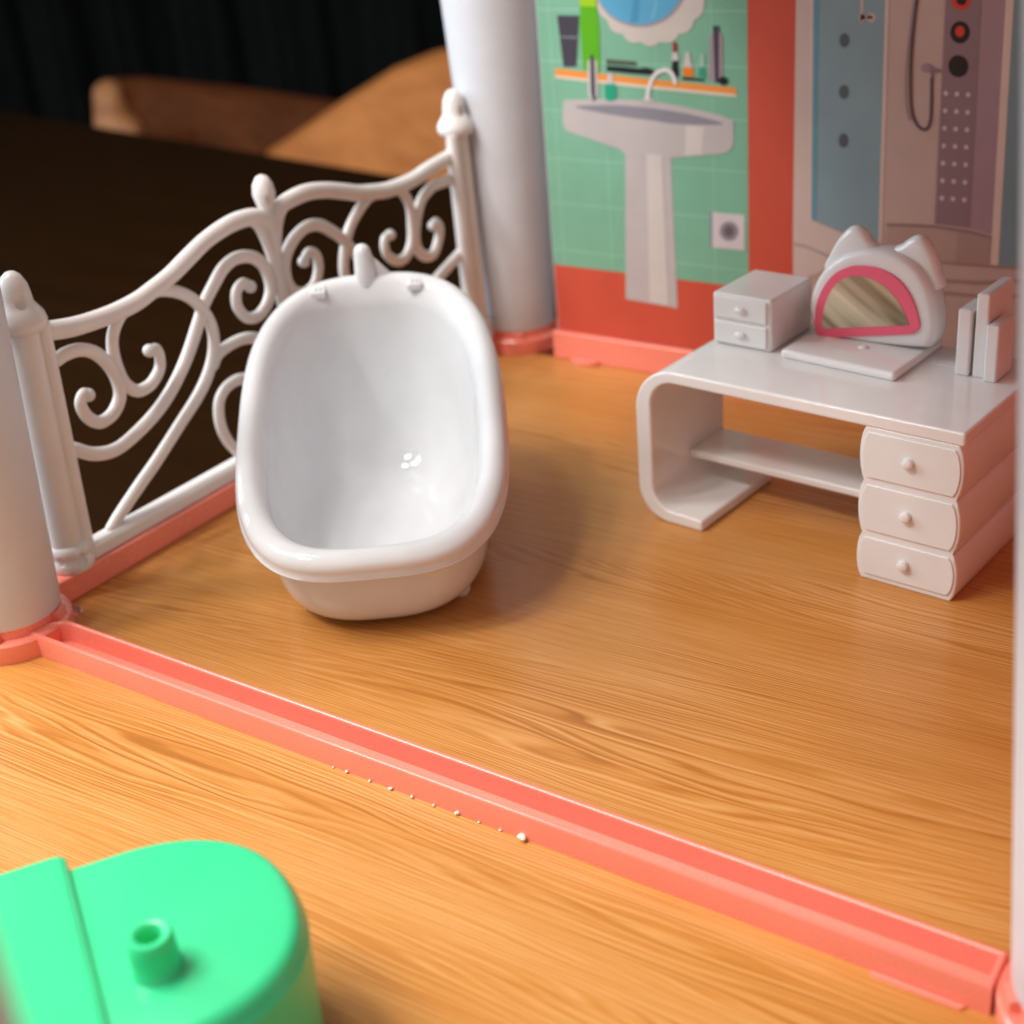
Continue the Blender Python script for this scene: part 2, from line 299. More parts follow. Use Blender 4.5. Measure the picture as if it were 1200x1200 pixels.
PRINT = {
 'corners': [[1.75,12.27],[1.3,3.41],[8.71,12.3],[8.66,3.36],[8.65,2.17],[10.28,12.3],[10.25,4.36],[2.83,0.92]],
 'basin': [[2.03,9.12],[1.95,8.51],[1.98,8.23],[2.13,8.09],[2.92,7.91],[4.11,7.62],[4.3,7.49],[5.97,7.45],[7.65,7.68],[7.98,7.74],[8.16,7.91],[8.23,8.13],[8.21,8.75],[7.79,8.89],[7.35,8.97],[6.45,9.11],[5.57,9.21],[4.77,9.23],[3.98,9.23],[3.0,9.19]],
 'pedestal': [[4.31,7.6],[4.07,2.49],[6.08,2.4],[5.98,7.59]],
 'ped_hi': [[5.1,7.54],[5.02,2.47],[5.74,2.44],[5.67,7.52]],
 'ped_hi2': [[5.41,7.5],[5.42,2.46],[5.58,2.45],[5.54,7.51]],
 'basin_hi': [[6.56,8.51],[6.5,7.55],[7.11,7.63],[7.22,8.52]],
 'bowl': [[2.46,8.92],[2.99,8.99],[3.96,9.04],[4.91,9.03],[5.69,8.98],[6.75,8.87],[7.87,8.65],[7.34,8.58],[6.22,8.55],[5.36,8.62],[4.52,8.67],[3.47,8.77]],
 'faucet': [[5.2,9.25],[5.28,9.63],[5.42,9.92],[5.58,10.1],[5.88,10.21],[6.09,10.13],[6.21,9.92],[6.23,9.77]],
 'faucet_base': [[4.92,9.19],[5.11,9.33],[5.36,9.34],[5.54,9.19]],
 'shelf': [[1.78,10.13],[4.64,9.94],[8.32,9.74],[8.32,9.55],[4.63,9.74],[1.77,9.91]],
 'shelf_edge': [[1.77,9.91],[4.63,9.74],[8.32,9.55],[8.32,9.46],[4.63,9.64],[1.76,9.82]],
 'tube': [[1.98,11.8],[2.82,11.8],[2.61,10.21],[2.11,10.19]],
 'tube_band': [[2.06,11.16],[2.74,11.15],[2.74,11.09],[2.07,11.11]],
 'green_bottle': [[2.88,12.27],[3.47,12.27],[3.56,11.45],[3.52,10.29],[3.45,10.05],[2.87,10.14],[2.83,11.44]],
 'green_bottle_cap': [[2.95,12.78],[3.45,12.78],[3.49,12.07],[2.87,12.09]],
 'mirror_frame': [[7.4,12.9],[7.44,12.8],[7.47,12.7],[7.48,12.6],[7.45,12.5],[7.4,12.41],[7.33,12.33],[7.27,12.24],[7.28,12.13],[7.26,12.03],[7.22,11.93],[7.15,11.85],[7.06,11.78],[6.96,11.73],[6.91,11.65],[6.87,11.54],[6.81,11.46],[6.73,11.38],[6.63,11.33],[6.51,11.3],[6.4,11.29],[6.33,11.2],[6.25,11.12],[6.16,11.06],[6.05,11.03],[5.94,11.02],[5.82,11.03],[5.72,11.03],[5.61,10.97],[5.51,10.93],[5.39,10.91],[5.28,10.92],[5.18,10.96],[5.08,11.01],[4.97,11.02],[4.85,11.0],[4.74,11.0],[4.63,11.03],[4.54,11.09],[4.46,11.16],[4.4,11.25],[4.27,11.27],[4.16,11.29],[4.06,11.34],[3.98,11.41],[3.92,11.5],[3.89,11.61],[3.83,11.7],[3.73,11.75],[3.64,11.82],[3.57,11.9],[3.53,12.0],[3.52,12.11],[3.54,12.22],[3.49,12.31],[3.42,12.4],[3.37,12.49],[3.35,12.6],[3.36,12.7],[3.4,12.81],[3.46,12.91],[3.42,13.01],[3.39,13.12],[3.39,13.22],[3.42,13.32],[3.48,13.42],[3.56,13.5],[3.62,13.59],[3.62,13.7],[3.64,13.8],[3.69,13.9],[3.76,13.98],[3.86,14.04],[3.97,14.09],[4.03,14.18],[4.08,14.27],[4.14,14.36],[4.23,14.42],[4.33,14.47],[4.44,14.49],[4.56,14.5],[4.63,14.59],[4.71,14.66],[4.81,14.71],[4.91,14.74],[5.03,14.74],[5.14,14.72],[5.24,14.72],[5.34,14.77],[5.45,14.81],[5.55,14.82],[5.66,14.8],[5.76,14.76],[5.85,14.71],[5.95,14.7],[6.07,14.71],[6.17,14.71],[6.27,14.67],[6.36,14.62],[6.43,14.55],[6.49,14.46],[6.61,14.45],[6.71,14.42],[6.8,14.37],[6.88,14.3],[6.93,14.22],[6.97,14.12],[7.02,14.04],[7.12,13.99],[7.2,13.92],[7.26,13.85],[7.3,13.75],[7.31,13.65],[7.3,13.55],[7.35,13.47],[7.42,13.38],[7.47,13.29],[7.49,13.2],[7.48,13.1],[7.45,13.0]],
 'mirror_ring': [[6.73,12.83],[6.72,12.66],[6.67,12.49],[6.6,12.32],[6.5,12.16],[6.38,12.02],[6.24,11.88],[6.07,11.76],[5.89,11.66],[5.69,11.58],[5.49,11.52],[5.27,11.48],[5.05,11.47],[4.83,11.48],[4.62,11.51],[4.41,11.57],[4.22,11.64],[4.03,11.74],[3.87,11.86],[3.73,12.0],[3.62,12.15],[3.53,12.31],[3.46,12.48],[3.43,12.66],[3.43,12.83],[3.45,13.01],[3.51,13.19],[3.59,13.35],[3.7,13.51],[3.83,13.66],[3.98,13.79],[4.15,13.9],[4.34,13.99],[4.54,14.07],[4.75,14.12],[4.96,14.15],[5.17,14.15],[5.38,14.14],[5.59,14.1],[5.79,14.05],[5.97,13.97],[6.14,13.87],[6.3,13.76],[6.43,13.63],[6.54,13.48],[6.63,13.33],[6.69,13.17],[6.73,13.0]],
 'mirror': [[6.62,12.83],[6.6,12.67],[6.56,12.51],[6.49,12.35],[6.4,12.21],[6.28,12.07],[6.15,11.94],[5.99,11.83],[5.82,11.74],[5.63,11.66],[5.44,11.61],[5.23,11.57],[5.03,11.56],[4.82,11.57],[4.62,11.6],[4.42,11.65],[4.23,11.72],[4.06,11.81],[3.91,11.92],[3.78,12.05],[3.67,12.19],[3.58,12.34],[3.52,12.5],[3.49,12.67],[3.49,12.83],[3.51,13.0],[3.56,13.16],[3.64,13.32],[3.74,13.47],[3.87,13.6],[4.01,13.72],[4.17,13.83],[4.35,13.92],[4.54,13.99],[4.74,14.04],[4.94,14.06],[5.14,14.07],[5.34,14.06],[5.53,14.02],[5.72,13.97],[5.9,13.9],[6.06,13.8],[6.2,13.7],[6.33,13.58],[6.43,13.44],[6.52,13.3],[6.58,13.15],[6.61,12.99]],
 'mirror_sheen': [[4.89,13.77],[5.21,13.77],[4.97,11.65],[4.69,11.59],[4.85,12.28]],
 'mirror_sheen.1': [[5.86,13.76],[6.1,13.75],[5.58,11.78],[5.4,11.68],[5.66,12.28]],
 'comb': [[3.76,10.48],[4.85,10.43],[4.88,10.3],[3.75,10.32]],
 'comb_black': [[3.75,10.27],[4.35,10.26],[4.97,10.22],[5.22,10.26],[5.49,10.19],[5.48,10.03],[4.65,10.06],[3.74,10.11]],
 'lipstick_case': [[6.15,10.57],[6.35,10.57],[6.36,10.01],[6.09,10.02]],
 'lipstick_mid': [[6.16,10.77],[6.34,10.78],[6.36,10.5],[6.13,10.49]],
 'lipstick_red': [[6.17,11.03],[6.27,11.06],[6.33,11.01],[6.32,10.75],[6.17,10.75]],
 'orange_flask': [[6.53,10.32],[6.85,10.33],[6.88,10.02],[6.5,10.04]],
 'orange_flask_cap': [[6.62,10.76],[6.74,10.76],[6.78,10.53],[6.83,10.3],[6.53,10.32],[6.58,10.55]],
 'teal_flask': [[7.08,10.34],[7.26,10.34],[7.31,10.01],[7.03,10.03]],
 'teal_flask_cap': [[7.13,10.72],[7.24,10.72],[7.26,10.32],[7.08,10.34]],
 'black_foot': [[6.48,10.01],[7.25,9.97],[7.25,9.91],[6.48,9.93]],
 'tall_case': [[7.45,11.25],[7.62,11.41],[7.77,11.41],[7.88,11.26],[7.86,9.88],[7.4,9.94]],
 'tall_core': [[7.57,11.55],[7.77,11.56],[7.74,9.88],[7.61,9.89]],
 'black_ball': [[8.05,9.95],[8.04,9.9],[8.0,9.85],[7.95,9.82],[7.89,9.81],[7.83,9.82],[7.78,9.85],[7.74,9.89],[7.73,9.93],[7.74,9.98],[7.78,10.03],[7.83,10.06],[7.89,10.07],[7.95,10.06],[8.0,10.03],[8.04,9.99]],
 'low_case': [[3.05,10.38],[3.22,10.55],[3.4,10.39],[3.37,9.31],[3.2,9.14],[3.01,9.3]],
 'low_core': [[3.16,10.54],[3.26,10.63],[3.31,10.44],[3.28,9.2],[3.18,9.12],[3.12,9.41]],
 'teal_drop': [[3.68,9.7],[4.03,9.72],[4.08,9.48],[4.01,9.2],[3.68,9.19],[3.64,9.46]],
 'teal_drop_cap': [[3.81,10.06],[3.94,10.06],[3.99,9.71],[3.73,9.71]],
 'outlet': [[7.44,5.81],[8.58,5.81],[8.57,4.65],[7.42,4.64]],
 'outlet_ring': [[8.36,5.27],[8.35,5.19],[8.31,5.1],[8.26,5.03],[8.19,4.97],[8.11,4.93],[8.02,4.92],[7.94,4.92],[7.86,4.94],[7.79,4.99],[7.74,5.05],[7.7,5.13],[7.69,5.21],[7.71,5.29],[7.74,5.37],[7.79,5.45],[7.86,5.5],[7.95,5.54],[8.03,5.56],[8.12,5.56],[8.2,5.53],[8.26,5.49],[8.32,5.43],[8.35,5.35]],
 'outlet_core': [[8.21,5.26],[8.2,5.2],[8.17,5.15],[8.13,5.1],[8.08,5.07],[8.03,5.06],[7.97,5.06],[7.92,5.08],[7.88,5.12],[7.85,5.17],[7.85,5.22],[7.86,5.28],[7.88,5.33],[7.92,5.38],[7.97,5.41],[8.03,5.42],[8.09,5.42],[8.14,5.4],[8.17,5.36],[8.2,5.31]],
 'outlet_shade': [[7.36,5.76],[7.45,5.81],[7.43,4.62],[7.34,4.66]],
 'htile': [[[2.07,12.58],[8.65,11.98]],[[1.94,10.83],[8.64,10.36]],[[1.81,9.14],[8.63,8.77]],[[1.68,7.41],[8.62,7.17]],[[1.55,5.75],[8.61,5.63]],[[1.41,3.98],[8.6,3.99]]],
 'vtile': [[[3.89,12.28],[3.43,3.03]],[[5.51,12.28],[5.22,3.23]],[[7.07,12.29],[6.93,3.43]]],
 'sh_back': [[10.28,12.3],[10.25,4.64],[10.26,3.38],[17.84,3.58],[17.1,12.34]],
 'sh_left': [[10.28,12.3],[10.23,5.65],[10.52,5.7],[10.83,5.84],[10.7,12.31]],
 'sh_leftline': [[10.65,12.31],[10.75,5.86],[10.85,5.84],[10.76,12.31]],
 'sh_glass': [[10.76,12.31],[10.83,5.89],[11.51,5.66],[12.2,5.48],[13.01,5.37],[12.9,12.32]],
 'sh_glass_deep': [[10.76,12.31],[10.83,5.89],[11.0,5.83],[10.94,12.31]],
 'sh_dots': [[[11.93,11.21],[11.92,11.15],[11.9,11.1],[11.87,11.05],[11.82,11.02],[11.78,11.01],[11.73,11.02],[11.68,11.05],[11.65,11.09],[11.62,11.15],[11.62,11.21],[11.62,11.27],[11.64,11.33],[11.68,11.37],[11.72,11.4],[11.77,11.41],[11.81,11.4],[11.86,11.38],[11.89,11.33],[11.92,11.28]],[[11.95,9.76],[11.95,9.7],[11.93,9.64],[11.89,9.59],[11.85,9.56],[11.8,9.55],[11.75,9.56],[11.71,9.58],[11.67,9.63],[11.65,9.69],[11.64,9.75],[11.64,9.81],[11.67,9.87],[11.7,9.92],[11.74,9.95],[11.79,9.96],[11.84,9.95],[11.88,9.93],[11.92,9.88],[11.94,9.82]],[[11.98,8.35],[11.97,8.28],[11.95,8.22],[11.92,8.17],[11.88,8.14],[11.83,8.13],[11.78,8.13],[11.73,8.16],[11.69,8.21],[11.67,8.27],[11.66,8.33],[11.67,8.4],[11.69,8.46],[11.72,8.51],[11.77,8.54],[11.82,8.55],[11.87,8.55],[11.91,8.52],[11.95,8.47],[11.97,8.42]]],
 'sh_tap': [[[12.39,11.85],[12.38,11.81],[12.34,11.77],[12.29,11.76],[12.24,11.77],[12.2,11.8],[12.19,11.85],[12.2,11.9],[12.24,11.93],[12.29,11.94],[12.34,11.93],[12.38,11.9]],[[12.68,11.84],[12.67,11.79],[12.64,11.74],[12.59,11.72],[12.53,11.72],[12.48,11.74],[12.45,11.79],[12.43,11.84],[12.44,11.9],[12.47,11.94],[12.52,11.97],[12.58,11.97],[12.63,11.94],[12.67,11.9]],[[12.22,12.43],[12.3,12.43],[12.32,11.71],[12.24,11.71]],[[12.24,11.9],[12.59,11.89],[12.6,11.81],[12.24,11.82]]],
 'sh_tan': [[12.95,12.32],[13.07,5.35],[13.28,5.95],[14.68,6.05],[14.6,12.32]],
 'sh_tanline': [[12.9,12.32],[13.01,5.37],[13.12,5.36],[13.0,12.32]],
 'hose': [[13.9,12.55],[13.86,12.32],[13.8,11.64],[13.77,10.69],[13.79,10.01],[13.82,9.56],[13.89,9.2],[14.03,8.92],[14.26,8.79],[14.4,8.98],[14.42,9.44],[14.39,10.24]],
 'hose2': [[13.8,12.55],[13.74,11.87],[13.66,10.95],[13.65,10.0],[13.7,9.41],[13.82,9.03]],
 'shower_head': [[14.39,10.51],[14.38,10.46],[14.35,10.42],[14.3,10.39],[14.24,10.38],[14.18,10.39],[14.12,10.41],[14.09,10.45],[14.07,10.5],[14.08,10.55],[14.11,10.59],[14.16,10.62],[14.23,10.63],[14.29,10.63],[14.34,10.6],[14.38,10.56]],
 'shower_arm': [[14.27,10.56],[14.66,10.48],[14.66,10.41],[14.45,10.38],[14.43,10.22],[14.36,10.22],[14.35,10.4],[14.22,10.42]],
 'sh_panel': [[14.63,12.32],[14.71,6.08],[15.74,6.04],[15.56,12.33]],
 'sh_panel_lowline': [[14.71,6.08],[14.71,6.0],[15.75,5.97],[15.74,6.04]],
 'sh_mauve': [[15.56,12.33],[15.74,6.04],[16.39,5.9],[16.21,12.33]],
 'sh_post': [[16.21,12.33],[16.4,5.04],[16.63,4.99],[16.41,12.33]],
 'sh_rightglass': [[16.41,12.33],[16.63,4.99],[17.72,5.0],[17.1,12.34]],
 'sh_buttons': [[[15.36,12.31],[15.35,12.25],[15.34,12.21],[15.31,12.16],[15.27,12.12],[15.22,12.1],[15.17,12.08],[15.11,12.07],[15.06,12.08],[15.0,12.09],[14.95,12.12],[14.91,12.16],[14.87,12.2],[14.85,12.25],[14.84,12.3],[14.84,12.36],[14.86,12.4],[14.89,12.45],[14.93,12.49],[14.97,12.51],[15.03,12.53],[15.08,12.54],[15.14,12.53],[15.2,12.51],[15.25,12.49],[15.29,12.45],[15.32,12.41],[15.35,12.36]],[[15.24,12.33],[15.23,12.29],[15.22,12.25],[15.19,12.22],[15.15,12.2],[15.11,12.19],[15.06,12.2],[15.02,12.22],[14.99,12.25],[14.97,12.29],[14.96,12.33],[14.96,12.37],[14.98,12.4],[15.01,12.43],[15.05,12.45],[15.09,12.46],[15.13,12.45],[15.17,12.43],[15.21,12.41],[15.23,12.37]],[[15.39,11.49],[15.38,11.42],[15.37,11.36],[15.34,11.31],[15.3,11.26],[15.25,11.22],[15.19,11.2],[15.13,11.19],[15.07,11.2],[15.01,11.22],[14.96,11.25],[14.91,11.3],[14.88,11.35],[14.85,11.41],[14.84,11.48],[14.85,11.55],[14.86,11.61],[14.89,11.66],[14.93,11.71],[14.98,11.75],[15.04,11.77],[15.1,11.78],[15.16,11.77],[15.22,11.75],[15.27,11.72],[15.32,11.67],[15.35,11.62],[15.38,11.55]],[[15.24,11.51],[15.24,11.47],[15.22,11.43],[15.19,11.39],[15.16,11.37],[15.12,11.36],[15.08,11.37],[15.04,11.39],[15.01,11.42],[14.99,11.46],[14.98,11.51],[14.98,11.55],[15.0,11.6],[15.03,11.63],[15.06,11.65],[15.1,11.66],[15.14,11.65],[15.18,11.63],[15.21,11.6],[15.23,11.56]],[[15.4,10.59],[15.4,10.52],[15.38,10.46],[15.36,10.4],[15.31,10.35],[15.26,10.32],[15.2,10.29],[15.14,10.28],[15.08,10.29],[15.02,10.31],[14.96,10.34],[14.91,10.39],[14.88,10.44],[14.85,10.51],[14.84,10.57],[14.84,10.64],[14.86,10.7],[14.89,10.76],[14.93,10.81],[14.98,10.85],[15.04,10.87],[15.11,10.88],[15.17,10.87],[15.23,10.85],[15.28,10.82],[15.33,10.77],[15.37,10.72],[15.39,10.66]]],
 'sh_jets': [[[14.88,9.84],[14.87,9.8],[14.84,9.77],[14.8,9.77],[14.76,9.79],[14.75,9.83],[14.76,9.87],[14.79,9.9],[14.83,9.9],[14.86,9.87]],[[15.19,9.83],[15.18,9.79],[15.15,9.76],[15.12,9.76],[15.08,9.78],[15.07,9.82],[15.08,9.86],[15.11,9.89],[15.15,9.89],[15.18,9.87]],[[15.51,9.82],[15.5,9.78],[15.47,9.76],[15.43,9.75],[15.4,9.78],[15.38,9.81],[15.39,9.85],[15.42,9.88],[15.46,9.88],[15.49,9.86]],[[14.89,9.35],[14.88,9.31],[14.85,9.29],[14.81,9.29],[14.77,9.31],[14.76,9.35],[14.77,9.39],[14.8,9.41],[14.84,9.41],[14.87,9.39]],[[15.21,9.35],[15.2,9.31],[15.17,9.28],[15.13,9.28],[15.09,9.3],[15.08,9.34],[15.09,9.38],[15.12,9.41],[15.16,9.41],[15.19,9.38]],[[15.52,9.34],[15.51,9.3],[15.48,9.27],[15.44,9.27],[15.41,9.3],[15.4,9.33],[15.41,9.37],[15.44,9.4],[15.48,9.4],[15.51,9.38]],[[14.89,8.86],[14.88,8.82],[14.85,8.8],[14.81,8.8],[14.78,8.82],[14.77,8.86],[14.78,8.9],[14.81,8.92],[14.85,8.93],[14.88,8.9]],[[15.22,8.86],[15.21,8.82],[15.18,8.79],[15.14,8.79],[15.1,8.81],[15.09,8.85],[15.1,8.89],[15.13,8.92],[15.17,8.92],[15.2,8.9]],[[15.54,8.85],[15.53,8.81],[15.5,8.79],[15.46,8.79],[15.42,8.81],[15.41,8.85],[15.42,8.89],[15.45,8.91],[15.49,8.92],[15.52,8.89]],[[14.9,8.37],[14.89,8.33],[14.86,8.3],[14.82,8.3],[14.79,8.32],[14.78,8.36],[14.79,8.4],[14.82,8.43],[14.86,8.43],[14.89,8.41]],[[15.23,8.37],[15.22,8.33],[15.19,8.3],[15.15,8.3],[15.12,8.32],[15.1,8.36],[15.11,8.4],[15.14,8.43],[15.18,8.43],[15.21,8.41]],[[15.55,8.36],[15.54,8.32],[15.51,8.3],[15.47,8.3],[15.44,8.32],[15.42,8.36],[15.43,8.4],[15.46,8.42],[15.5,8.43],[15.53,8.4]],[[14.91,7.87],[14.9,7.83],[14.87,7.8],[14.83,7.8],[14.8,7.82],[14.78,7.86],[14.79,7.9],[14.82,7.93],[14.86,7.93],[14.9,7.91]],[[15.24,7.87],[15.23,7.83],[15.2,7.8],[15.16,7.8],[15.13,7.82],[15.11,7.86],[15.12,7.9],[15.15,7.93],[15.19,7.93],[15.22,7.91]],[[15.56,7.87],[15.55,7.83],[15.52,7.8],[15.48,7.8],[15.45,7.82],[15.44,7.86],[15.45,7.9],[15.48,7.93],[15.52,7.93],[15.55,7.91]],[[14.92,7.37],[14.91,7.32],[14.88,7.3],[14.84,7.29],[14.81,7.32],[14.79,7.36],[14.8,7.4],[14.83,7.43],[14.87,7.43],[14.91,7.41]],[[15.25,7.37],[15.24,7.33],[15.21,7.3],[15.17,7.3],[15.14,7.32],[15.12,7.36],[15.13,7.4],[15.16,7.43],[15.2,7.43],[15.24,7.41]],[[15.58,7.37],[15.57,7.33],[15.54,7.3],[15.5,7.3],[15.46,7.32],[15.45,7.36],[15.46,7.4],[15.49,7.43],[15.53,7.43],[15.56,7.41]],[[14.93,6.86],[14.92,6.81],[14.89,6.79],[14.85,6.78],[14.82,6.8],[14.8,6.85],[14.81,6.89],[14.84,6.92],[14.88,6.92],[14.92,6.9]],[[15.26,6.86],[15.25,6.82],[15.22,6.79],[15.18,6.79],[15.15,6.81],[15.13,6.85],[15.14,6.89],[15.17,6.92],[15.21,6.92],[15.25,6.9]],[[15.59,6.86],[15.58,6.82],[15.55,6.79],[15.51,6.79],[15.48,6.81],[15.46,6.85],[15.47,6.89],[15.5,6.92],[15.54,6.93],[15.58,6.9]]],
 'sh_arc': [[13.23,5.96],[13.78,5.99],[14.71,6.03],[15.75,5.97],[16.39,5.85],[16.4,5.8],[15.75,5.9],[14.71,5.96],[13.78,5.93],[13.23,5.89]],
 'sh_lowdark': [[13.29,5.9],[14.71,5.98],[16.4,5.8],[16.4,5.04],[15.43,4.96],[14.87,4.96],[13.24,4.95]],
 'sh_lowmid': [[15.37,5.93],[16.4,5.8],[16.4,5.04],[15.38,4.96]],
 'sh_line1': [[14.82,4.98],[15.63,4.98],[17.36,5.04],[17.36,4.96],[15.64,4.91],[14.82,4.9]],
 'sh_line2': [[15.0,4.42],[16.17,4.5],[17.38,4.69],[17.39,4.58],[16.17,4.39],[15.01,4.34]],
 'sh_line3': [[15.02,4.05],[16.2,4.08],[17.42,4.23],[17.43,4.15],[16.2,3.99],[15.03,3.97]],
 'sh_tray': [[10.23,5.65],[10.83,5.84],[11.78,5.55],[12.34,5.31],[11.94,4.81],[11.12,4.18],[10.26,3.8]],
 'sh_tray_line': [[10.27,5.08],[10.67,5.04],[11.53,4.77],[11.53,4.69],[10.68,4.96],[10.27,5.0]],
}
MIRROR = {
 'frame': [[3.61, 4.66], [3.4, 4.8], [3.24, 5.13], [3.18, 5.55], [3.33, 6.1], [3.64, 6.61], [4.1, 6.97], [4.58, 7.16], [5.0, 7.24], [5.56, 7.22], [6.06, 7.0], [6.42, 6.65], [6.65, 6.17], [6.77, 5.6], [6.77, 5.2], [6.67, 4.95], [6.44, 4.84], [5.02, 4.73]],
 'ring': [[3.68, 4.68], [3.53, 4.71], [3.44, 4.85], [3.41, 5.16], [3.45, 5.6], [3.63, 6.07], [3.94, 6.49], [4.35, 6.74], [4.71, 6.82], [5.18, 6.82], [5.63, 6.67], [5.97, 6.39], [6.22, 5.99], [6.36, 5.58], [6.36, 5.4], [6.26, 5.27], [6.08, 5.19], [4.89, 4.94]],
 'glass': [[3.65, 4.95], [3.64, 5.24], [3.74, 5.71], [3.97, 6.17], [4.28, 6.44], [4.6, 6.54], [5.0, 6.52], [5.39, 6.37], [5.73, 6.08], [5.95, 5.77], [6.11, 5.45]],
 'earL': [[3.54, 6.5], [3.63, 6.93], [3.85, 7.34], [4.11, 7.63], [4.34, 7.71], [4.56, 7.61], [4.76, 7.37], [4.94, 7.05]],
 'earR': [[5.45, 7.16], [5.62, 7.41], [5.87, 7.61], [6.07, 7.67], [6.26, 7.55], [6.45, 7.27], [6.61, 6.88], [6.7, 6.38]],
}
CHAIR = {
 'rail': [[-73.0,65.04,-1.11],[-69.43,67.53,-1.32],[-62.36,71.83,-2.76],[-53.67,76.91,-4.86],[-52.31,73.99,-11.13],[-57.89,70.74,-9.77],[-71.66,63.02,-5.92]],
 'end': [[-71.34,63.68,-0.79],[-69.56,64.85,-1.02],[-68.65,64.06,-3.35],[-67.26,64.42,-4.42],[-66.63,63.75,-6.22],[-70.14,61.61,-5.51]],
 'arm': [[-52.49,63.16,-6.02],[-50.84,65.07,-4.9],[-48.08,68.46,-2.72],[-45.26,71.74,-0.79],[-42.77,74.15,0.14],[-38.04,78.0,0.73],[-35.52,72.62,-10.84],[-46.93,66.0,-8.01],[-52.04,62.98,-6.82]],
}
# ---------------------------------------------------------------- setting
mb = MB().prism([(-1.9, -13), (27, -13), (27, 22.75), (-1.9, 22.75), (-1.9, 2.18), (-.80, 2.18), (-.55, 2.08), (-.42, 1.88), (-.50, 1.66), (-.75, 1.52), (-1.9, 1.50)], lambda u, v, w: (u, v, w), -.25, 0)
fl = mb.build('floor', M['floor'], smooth=False); struct(fl)
mb = MB().box(-1.95, 27.05, -13.05, 24.6, -1.7, -.6)
struct(mb.build('floor_base', M['coral'], bevel=.1))
# table under the doll house
mb = MB()
fn = lambda u, v, w: (u, v, w)
mb.prism([(-130, 67.2), (-78, 58.1), (-23.5, 48.8), (70, 33), (70, -70), (-130, -70)], fn, -5.5, -1.9)
tb = mb.build('table', M['table'], bevel=.4)
tag(tb, 'dark brown glossy table that the toy house stands on, seen through the white railing', 'table')

# curtain behind the table, hanging in folds
def curtain():
    rows = []
    a = Vector((-160, 70)); b = Vector((60, 218)); d = (b-a).normalized(); nrm = Vector((-d.y, d.x)); L = (b-a).length; n = 700
    for z in (-75, -20, 30, 110):
        row = []
        for i in range(n+1):
            s_ = L*i/n; k = 2.2*math.sin(s_*.62+1.3*math.sin(s_*.11)) + .8*math.sin(s_*1.7+z*.01)
            q = a+d*s_+nrm*(k*(1+.12*math.sin(z*.05+s_*.1))); row.append((q.x, q.y, z))
        rows.append(row)
    back = [[(x+1, y+1.2, z) for x, y, z in r] for r in rows]
    m = MB().loft(rows, close=False); m.loft(back[::-1], close=False)
    o = m.build('curtain', M['curtain'])
    tag(o, 'black cloth curtain hanging in folds behind the dark table', 'curtain')
curtain()

def chair():
    t = thing('wooden_chair', 'blurred brown wooden chair standing beyond the table edge in front of the black curtain', 'chair', (-55, 66, -30))
    d = Vector((-.59, .80))
    def slab(pts, th, name, mat, bev):
        n = len(pts); m = MB()
        vs = [tuple(p) for p in pts] + [(x+d.x*th, y+d.y*th, z) for x, y, z in pts]
        m.add(vs, [tuple(range(n)), tuple(range(2*n-1, n-1, -1))] + [(i, i+n, (i+1) % n+n, (i+1) % n) for i in range(n)])
        return m.build(name, mat, t, bevel=bev)
    slab(CHAIR['rail'], 3.5, 'seat_rail', M['chair_dark'], 1.1)
    slab(CHAIR['end'], 3, 'lit_rail_end', M['chair_lit'], 1.1)  # bright end of the rail: the light there is painted as paler wood
    slab(CHAIR['arm'], 4, 'armrest', M['chair_light'], .6)
    for x, y in ((-62, 63), (-36, 80)):
        MB().box(x-1.6, x+1.6, y-1.6, y+1.6, -30, -4).build('leg', M['chair_dark'], t, bevel=.3)
chair()

# ---------------------------------------------------------------- columns
def column(cx, cy, label, h=22, ang=0, name='column', tp=.048):
    t = thing(name, label, 'column', (cx, cy, 0), group='round white columns of the toy house')
    prof = [(1.18, .80), (1.24, .82), (1.27, .92)] + [(1.27+tp*z, .92+z) for z in (1, 3, 6, 10, 14, 18, h)]
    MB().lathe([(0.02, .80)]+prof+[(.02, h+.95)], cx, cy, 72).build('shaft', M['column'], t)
    MB().lathe([(.02, .0), (1.45, 0), (1.47, .06), (1.47, .50), (1.42, .56), (.02, .56)], cx, cy, 64).build('collar', M['coral'], t)
    rg = MB().lathe([(.02, .55), (1.20, .55), (1.20, .86), (.02, .86)], cx, cy, 64).build('ring', M['coral'], t)
    m = MB()
    for k in range(4):
        a = ang+k*math.pi/2+.5; c, s_ = math.cos(a), math.sin(a)
        f = lambda u, v, w: (cx+c*u-s_*v, cy+s_*u+c*v, w)
        m.prism([(1.1, -.22), (1.36, -.22), (1.36, .22), (1.1, .22)], f, .54, .80)
    m.build('key', M['coral'], t, bevel=.03)
    return t
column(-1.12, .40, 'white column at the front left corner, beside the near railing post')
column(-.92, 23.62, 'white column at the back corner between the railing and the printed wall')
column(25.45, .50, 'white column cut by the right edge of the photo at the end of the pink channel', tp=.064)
# out-of-focus post close to the camera at the lower left
NPX, NPY = 20.66, -14.96
def near_post():
    t = thing('toy_post', 'very blurred pinkish post at the lower left edge, closest to the camera', 'post', (NPX, NPY, 0))
    MB().lathe([(.02, 0), (1.0, 0), (1.0, 13), (.02, 13)], NPX, NPY, 40).build('shaft', M['column'], t)
    MB().lathe([(.02, 0), (1.25, 0), (1.25, .6), (1.01, .62), (.02, .62)], NPX, NPY, 40).build('collar', M['coral'], t)
near_post()

